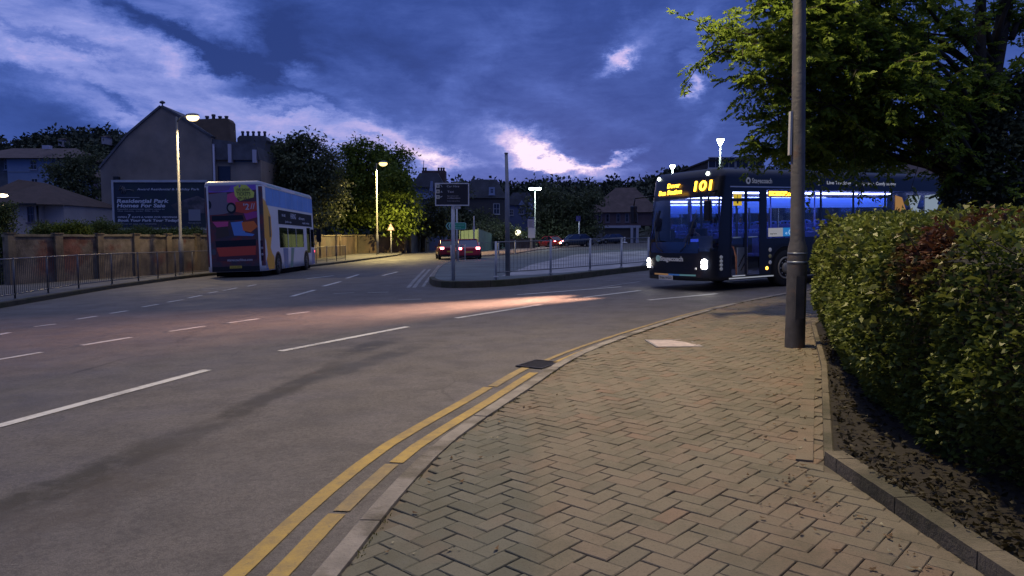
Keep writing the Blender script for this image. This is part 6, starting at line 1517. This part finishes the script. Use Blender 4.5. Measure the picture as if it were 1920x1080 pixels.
tree('broad_tree', 'broad dark tree standing right behind the double decker bus', 555, 62, [(555,310,62,50),(520,340,45,55),(600,330,40,45),(550,390,70,42),(565,272,32,20),(610,380,35,40)], 300, 46, .34, .55, LF_D, .35, group=BG)
tree('lamp_lit_tree', 'round leafy tree lit yellow green by the street lamp beside it', 708, 82, [(700,320,62,42),(745,345,32,26,-5.5),(660,340,45,48),(690,385,70,42),(750,390,34,36,-6),(735,415,34,20,-5),(690,285,42,17),(740,300,28,22),(650,395,40,30)], 420, 52, .40, .60, leafmat('foliage_glow_tint', (.045,.075,.014), (.15,.21,.035), trans=.35), .35, group=BG)  # brighter leaf colour carries part of the street lamp's light
tree('small_dark_tree', 'small dark rounded tree in front of the blue villa at the bend', 792, 84, [(815,400,30,30),(790,425,35,20),(835,420,25,24)], 110, 40, .36, .5, LF_D, group=BG)
tree('fir_topped_tree', 'dark tree rising behind the black direction board', 866, 98, [(866,352,14,14),(850,395,22,26),(880,415,34,18),(905,430,34,16)], 110, 40, .42, .6, LF_D, group=BG)
tree('hedge_tree', 'dark bushy tree in front of the villas behind the tall pole', 935, 88, [(930,438,40,18),(960,445,26,12),(900,440,30,18),(985,448,20,12)], 110, 40, .36, .5, LF_D, group=BG)
tree('valley_tree', 'large dark tree mass between the double headed lamp and the brick building', 1050, 100, [(1040,410,45,40),(1085,415,40,40),(1020,385,30,30),(1060,440,60,20),(1095,380,30,28),(1030,360,25,14)], 260, 40, .45, .7, LF_D, group=BG)
tree('depot_tree', 'dark bushy tree behind the roof of the dark bus, right of the near lamp post', 1560, 34, [(1555,318,48,26),(1620,322,50,22),(1510,330,35,26),(1580,350,90,20),(1660,345,40,18)], 220, 50, .17, .28, LF_D, .14, group=BG, limbs=10)
# weeds and shrubs showing over the stone wall
for i, (x0, x1, y, h_, lb) in enumerate(((64,112,433,14,'low shrub over the left end of the stone wall, by the cream house'),(105,165,432,15,'light green shrub spilling over the wall before the dark tree'),(165,222,430,18,'feathery weeds standing above the wall left of the billboard'),(222,300,437,10,'green shrub under the left half of the billboard'),(300,385,437,11,'yellow green shrub under the right half of the billboard'))):
    w_ = (x1-x0)/2; Yw = 45.3 if x0 > 215 else (37 if x0 < 110 else 42)
    t = tree('wall_shrub', lb, (x0+x1)/2, Yw, [(x0+w_*.5, y+2, w_*.6, h_*.8),(x0+w_*1.4, y+1, w_*.6, h_*.8),((x0+x1)/2, y, w_*.8, h_*.7)], 90, 45, .13, .17, LF_S if i != 1 else LF_Y, .03, 'shrubs along the top of the stone wall', 'shrub', limbs=6)
    t_s = MB()
    for k in range(9):
        xx = RG.uniform(-w_, w_)/(F/Yw); zz = 2.3+RG.uniform(0, .5); t_s.tube([(xx,0,1.4),(xx+RG.uniform(-.1,.1),0,zz),(xx+RG.uniform(-.25,.25),0,zz+.35)], [.015,.012,.006], n=5)
    t_s.build('stem', mat('weed_stem', (.06,.075,.035), .8), t)

# ---- hill with its woodland
ridge = [(-900,255),(-200,262),(0,268),(30,285),(60,272),(110,262),(160,254),(230,262),(330,290),(500,300),(640,330),(780,350),(860,352),(960,356),(1000,350),(1040,352),(1090,354),(1150,350),(1190,352),(1225,340),(1262,326),(1330,330),(1420,325),(1600,335),(1800,330),(2000,330),(2600,340)]
def ridge_tan(x_over_y):
    px = CX+F*x_over_y
    for (a, ya), (b, yb) in zip(ridge, ridge[1:]):
        if a <= px <= b: y = ya+(yb-ya)*(px-a)/(b-a); break
    else: y = 300
    return (HZ-y)/F*1.0
def hill_z(u, Y):
    H = ridge_tan(u)*265+CAMZ-3.5; k = max(0, min(1, (Y-128)/137)); k = k*k*(3-2*k); x = u*Y
    base = G(max(-60, min(60, x)), Y); return base*(1-k)+H*k-.05*(1-k) if Y <= 266 else H-(Y-266)*.15
hb = MB(); us = [(-1.9+i*.05) for i in range(81)]; Ys = [125,140,160,180,200,220,240,262,290,330,400]
for Y in Ys:
    for u_ in us: hb.v.append((u_*Y, Y, hill_z(u_, Y)))
for j in range(len(Ys)-1):
    for i in range(len(us)-1): a = j*len(us)+i; hb.face((a, a+1, a+1+len(us), a+len(us)), 0, True)
hb.build('hill', mat('hill_soil', (.012,.014,.008), .95, var=.4, vs=.05))['kind'] = 'structure'
def wood():
    P = []; D = []
    n = 2600
    for i in range(n):
        u_ = RG.uniform(-.80, .85); Y = 128+140*RG.random()**.55; x = u_*Y; z = hill_z(u_, Y); r = RG.uniform(1.8, 4.0); hgt = r*RG.uniform(.7, 1.35)
        k = 32; v = RG.normal(size=(k, 3)); v /= np.linalg.norm(v, axis=1)[:, None]
        p = np.array([x, Y, z+.9+hgt*.25])+v*np.array([r, r, hgt])*RG.uniform(.6, 1.08, (k, 1)); P.append(p); D.append(v+RG.normal(size=(k, 3))*.8)
    o = leaves_mesh('hillside_woodland', np.concatenate(P), np.concatenate(D), 1.5, 1.1, leafmat('woodland', (.024,.034,.028), (.060,.075,.052), scale=.06, trans=.1))
    tag(o, 'dark wooded hillside closing the view behind the houses', 'woodland', kind='stuff')
wood()
# tiny pale houses on the hillside
for px, py, w_, h_ in ((88,277,5,2.5),(112,262,3,1.6),(193,257,3,1.6)):
    p = at(px, py, 215); t = thing('hill_house', {88:'tiny pale house low on the hillside above the pale blue house',112:'tiny pale speck of a house near the ridge at the left',193:'tiny pale roof on the ridge left of the gabled house'}[px], 'house', tuple(p-Vector((0,0,2))))
    s = F/215; m = MB(); m.box((-w_/s,0,0),(w_/s,4,2+h_/s/2)); m.build('wall', mat('hill_house_wall', (.30,.28,.33), .8), t)
    m = gable_roof(2*w_/s, 4, 2+h_/s/2+.003, .5, .2, x0=-w_/s); m.build('roof', TILE, t)
# pale shed between dark tree and gable
p = at(190, 322, 72)
t = thing('pale_chimneyed_house', 'small pale house wall peeping between the dark tree and the gabled house', 'house', (p.x, p.y, G(p.x, p.y)))
m = MB(); m.box((-.9,0,0),(1.2,4,8.5)); m.build('wall', mat('lilac_render', (.13,.11,.17), .85), t); m = gable_roof(2.1, 4, 8.503, 1.0, .2, x0=-.9); m.build('roof', TILE, t); window(t, .1, 5.5, .6, .9)

# ---- hedge beside the block pavement
def hedge():
    fr = [(2.50,1.0),(2.46,2.6),(2.36,4.2),(2.48,5.2),(BED[3].x+.02,BED[3].y),(BED[4].x+.10,BED[4].y),(BED[4].x+.50,BED[4].y+1.0),(BED[4].x+.78,BED[4].y+1.6)]
    pp = smoothpath([(x, y, 0) for x, y in fr], .15, 2); base = (4.5, 6, G(4.5, 6)+PV)
    t = thing('hedge', 'dense clipped hedge of green leaves with a dark red patch beside the pavement', 'hedge', base)
    def Hh(y): return 1.35+.018*(y-4) if y < 10.3 else 1.46
    P = []; D = []; r = RG
    L = len(pp)
    def bump(x, y, z): return mn.noise(Vector((x*1.3, y*1.3, z*1.6)))*.16+mn.noise(Vector((x*4, y*4, z*4)))*.06
    # face
    nf = 46000
    for _ in range(nf):
        k = r.random()*(L-1); i = int(k); a, b = pp[i], pp[i+1]; q = a.lerp(b, k-i); tt = (b-a).normalized(); nx, ny = -tt.y, tt.x
        h = Hh(q.y); z = h*(r.random()**.85); und = .22*max(0, 1-z/.55)**1.3; top = .22*max(0, (z-h+.35)/.35)**2; o = bump(q.x, q.y, z)-und-top-abs(r.normal())*.07+.02
        P.append((q.x+nx*o, q.y+ny*o, G(q.x, q.y)+PV+max(.03, z)+.03)); D.append((nx+r.normal()*.6, ny+r.normal()*.6, r.normal()*.5+.1))
    # far end face and top
    e = pp[-1]
    for _ in range(9000):
        x = e.x+r.random()*4.5; z = Hh(10.4)*r.random()**.85; y = e.y+bump(x, 10.2, z)+.1; P.append((x, y, G(x, y)+PV+z+.03)); D.append((r.normal()*.6, 1+r.normal()*.5, r.normal()*.4))
    xs = [q.x for q in pp]; ys = [q.y for q in pp]
    for _ in range(28000):
        y = 1.2+9.1*r.random()**.75; x0 = np.interp(y, ys, xs); x = x0+.05+(r.random()**1.2)*4.6; h = Hh(y)+bump(x, y, 1.6)*1.1-.12*max(0, 1-(x-x0)/.3)
        P.append((x, y, G(x, y)+PV+h+r.normal()*.035)); D.append((r.normal()*.8-.4, r.normal()*.8-.3, .55+r.normal()*.4))
    P = np.array(P)-np.array(base)
    lm = leafmat('hedge_leaf', (.040,.066,.016), (.155,.19,.036), rough=.45, scale=2.2, trans=.22, red=tuple(at(1790,478,4.3)-Vector(base)))
    leaves_mesh('foliage', P, D, .047, .028, lm, t)
    # longer shoots standing proud
    P2 = []; D2 = []; st = MB()
    for _ in range(150):
        if r.random() < .55:
            k = r.integers(4, L-1); q = pp[k]; a, b = pp[k-1], pp[k]; tt = (b-a).normalized(); z = Hh(q.y)*r.uniform(.45, 1); b0 = Vector((q.x-tt.y*-.0, q.y, G(q.x, q.y)+PV+z)); d = Vector((-tt.y+r.normal()*.4, tt.x+r.normal()*.4, .5+r.random()*.6)).normalized()
        else:
            y = r.uniform(4, 10.2); x = np.interp(y, ys, xs)+r.random()*3.5; b0 = Vector((x, y, G(x, y)+PV+Hh(y))); d = Vector((r.normal()*.3, r.normal()*.3, 1)).normalized()
        b0 -= Vector(base); ln = r.uniform(.07, .17); st.tube([b0-d*.12, b0+d*ln], [.004,.002], n=4, caps=False)
        for j in range(9): P2.append(tuple(b0+d*ln*(j/8))); D2.append((d.x*.6+r.normal(), d.y*.6+r.normal(), d.z*.5+r.normal()*.6))
    leaves_mesh('shoot_leaves', P2, D2, .065, .04, leafmat('shoot_leaf', (.07,.10,.02), (.16,.18,.04), rough=.4, trans=.3), t)
    st.build('shoots', mat('twig', (.06,.045,.02), .8), t)
    # dark hull added inside, blocking gaps and standing in for inner shade
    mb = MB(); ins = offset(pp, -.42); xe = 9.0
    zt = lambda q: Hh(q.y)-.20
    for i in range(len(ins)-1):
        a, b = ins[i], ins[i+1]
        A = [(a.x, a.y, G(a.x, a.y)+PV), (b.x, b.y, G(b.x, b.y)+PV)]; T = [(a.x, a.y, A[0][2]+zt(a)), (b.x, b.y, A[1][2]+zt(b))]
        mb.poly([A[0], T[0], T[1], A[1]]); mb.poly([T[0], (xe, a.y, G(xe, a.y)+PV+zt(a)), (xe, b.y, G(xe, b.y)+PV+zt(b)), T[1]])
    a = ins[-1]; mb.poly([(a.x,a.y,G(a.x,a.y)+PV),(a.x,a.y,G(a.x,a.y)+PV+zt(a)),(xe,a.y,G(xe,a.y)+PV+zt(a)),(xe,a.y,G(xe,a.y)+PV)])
    mb.build('inner_branches', mat('hedge_inner_dark', (.006,.007,.004), .95), t, M=Matrix.Translation(-Vector(base)))
    sb = MB()
    for i in range(70):
        k = r.integers(2, L-1); q = ins[k]; z0 = G(q.x, q.y)+PV; x, y = q.x+r.normal()*.08, q.y+r.normal()*.08
        sb.tube([(x, y, z0-.02), (x+r.normal()*.06-.05, y+r.normal()*.06, z0+.3), (x+r.normal()*.12-.12, y+r.normal()*.1, z0+.75)], [.014,.010,.006], n=5)
    sb.build('stem', BARK, t, M=Matrix.Translation(-Vector(base)))
hedge()
# ground cover under the hedge
def cover():
    P = []; D = []
    for _ in range(2600):
        k = RG.random()*(len(BED)-3); i = int(k); a = BED[i].lerp(BED[i+1], k-i); x = a.x+.08+abs(RG.normal())*.35; y = a.y
        P.append((x, y, G(x, y)+PV+.04+RG.random()*.05)); D.append((RG.normal(), RG.normal(), RG.normal()*.3+.15))
    o = leaves_mesh('ground_cover', P, D, .045, .022, leafmat('ground_leaf', (.012,.013,.006), (.04,.033,.017)))
    tag(o, 'dead leaves and low weeds on the soil under the hedge', 'ground cover', kind='stuff')
    P = []; D = []   # moss and grass tufts in the kerb joint
    for _ in range(1500):
        k = RG.integers(6, 60); q = KERB[k].lerp(KERB[k+1], RG.random()); t_ = (KERB[k+1]-KERB[k]).normalized(); o_ = .135+abs(RG.normal())*.012
        if mn.noise(Vector((q.x*2.2, q.y*2.2, 5))) < .05: continue
        x, y = q.x+t_.y*o_, q.y-t_.x*o_; P.append((x, y, G(x, y)+PV-.004)); D.append((RG.normal()*.5, RG.normal()*.5, 1))
    o = leaves_mesh('kerb_weeds', P, D, .022, .006, leafmat('kerb_weed', (.05,.055,.015), (.12,.12,.03)))
    tag(o, 'small tufts of moss and weed in the joint behind the kerb', 'moss', kind='stuff')
cover()

# ---- the large tree over the hedge at the right
def big_tree():
    base2 = at(1845, HZ, 12.2); bx, by = base2.x, base2.y; z0 = G(bx, by)+PV; t = thing('broadleaf_tree', 'large overhanging tree behind the hedge, its left leaves lit by the street lamp', 'tree', (bx, by, z0))
    O = Vector((bx, by, z0)); mb = MB(); r = RG
    forks = [Vector((0,0,2.2)), Vector((.15,0,2.9)), Vector((.0,0,3.6))]
    mb.tube([(0,0,-.2),(.02,0,.8),(-.02,0,1.6),(.02,0,2.3),(.12,0,3.1),(.1,.1,4.0),(.3,.1,5.4),(.4,.0,7.5)], [.30,.24,.21,.20,.16,.13,.10,.04], n=14)
    mb.tube([(.02,0,2.3),(-.25,-.1,3.4),(-.3,-.1,4.8),(-.2,0,7)], [.14,.11,.08,.03], n=10)
    mb.tube([(.1,0,2.9),(.7,.1,3.9),(1.0,.1,5.2),(1.2,0,7)], [.12,.09,.07,.03], n=10)
    ends = [(1400,15,10),(1345,92,10.3),(1420,150,10.3),(1452,235,10.7),(1425,285,11.2),(1520,120,10),(1555,200,10.8),(1590,245,11.4),(1650,60,10.8),(1700,180,11),(1700,235,12),(1780,70,11.6),(1850,40,12.5),(1905,140,12),(1910,290,12.5),(1810,330,12),
            (1500,-60,10),(1600,-90,10.6),(1750,-110,11.6),(1490,300,11.8),(1545,250,12.3),(1470,60,9.9),(1560,40,10.4),(1620,130,10.6),(1500,190,10.4),(1640,235,11),(1770,230,11.5),(1850,190,12),(1850,250,12.2),(1700,-20,10.8),(1400,-50,9.8),(1440,110,10.6),(1480,270,11),
            (1880,-60,12),(1670,120,12.6),(1600,60,12.8),(1540,110,13),(1700,80,13.2),(1500,20,12.4),(1580,160,12.6),(1930,60,12.6),(1400,70,11.4),(1360,60,10.8),(1850,360,12.0),(1520,260,11.8),(1900,380,12.1)]
    P = []; D = []; tw = MB()
    for (px, py, Y) in ends:
        e = at(px, py, Y)-O; h0 = max(1.9, min(4.2, e.z-abs(e.x)*.25-.4)); b0 = Vector((.0, 0, h0)) if e.x < .5 else Vector((.3,0,h0+.4))
        mid = b0.lerp(e, .5)+Vector((r.normal()*.15, r.normal()*.2, .18+abs(e.x)*.05)); q1 = b0.lerp(mid, .5)+Vector((0,0,.1)); q2 = mid.lerp(e, .5)+Vector((r.normal()*.1,r.normal()*.1,.12))
        mb.tube([b0, q1, mid, q2, e], [.055,.042,.03,.018,.006], n=7)
        cp_ = [b0, q1, mid, q2, e]
        inner = 1.0
        for j in range(28 if px < 1640 else 11):
            u_ = r.uniform(.30, 1.0)**.7*4; i = min(3, int(u_)); q = cp_[i].lerp(cp_[i+1], u_-i)
            d = (e-b0).normalized()*.7+Vector((r.normal()*.75, r.normal()*.75, r.normal()*.5)); d.normalize(); ln = r.uniform(.35, .95)*(1 if u_ > 2 else .7)
            pe = q+d*ln+Vector((0,0,-.12*ln)); pm_ = q+d*ln*.55+Vector((0,0,.06)); tw.tube([q, pm_, pe], [.009,.006,.003], n=4, caps=False)
            # pinnate leaves along the twig
            for k in range(8):
                v = (k+1)/8; c = (q.lerp(pm_, v/.55) if v < .55 else pm_.lerp(pe, (v-.55)/.45)); ld_ = (d*.5+Vector((r.normal()*.8, r.normal()*.8, -.15+r.normal()*.35))).normalized(); rl_ = r.uniform(.12, .22)
                side_ = ld_.cross(Vector((r.normal()*.3, r.normal()*.3, 1))).normalized()
                for g in range(5):
                    w_ = (g+.8)/5; cc_ = c+ld_*rl_*w_+Vector((0,0,-.05*w_*w_)); 
                    for sd in (-1, 1):
                        if g == 4 and sd == 1: P.append(tuple(cc_)); D.append(tuple(ld_)); continue
                        P.append(tuple(cc_)); D.append(tuple(side_*sd*1.0+ld_*.55+Vector((0,0,-.25))))
    leaves_mesh('crown', P, D, .092, .042, leafmat('ash_leaf', (.065,.115,.018), (.20,.28,.04), rough=.45, scale=1.2, trans=.45), t)
    # ivy mass on the trunk
    P = []; D = []
    for _ in range(11000):
        z = r.random()**.8*3.5+.3; a = r.random()*6.28; ra = .62*(1-.35*abs(z-1.8)/2.2)+.25*mn.noise(Vector((cos(a)*1.5, sin(a)*1.5, z*1.2)))+r.normal()*.05
        P.append((cos(a)*ra+.05, sin(a)*ra*.8, z)); D.append((cos(a)+r.normal()*.6, sin(a)+r.normal()*.6, -.4+r.normal()*.5))
    leaves_mesh('ivy', P, D, .09, .07, LF_D, t)
    mb.build('trunk', BARK, t); tw.build('twigs', BARK, t)
big_tree()
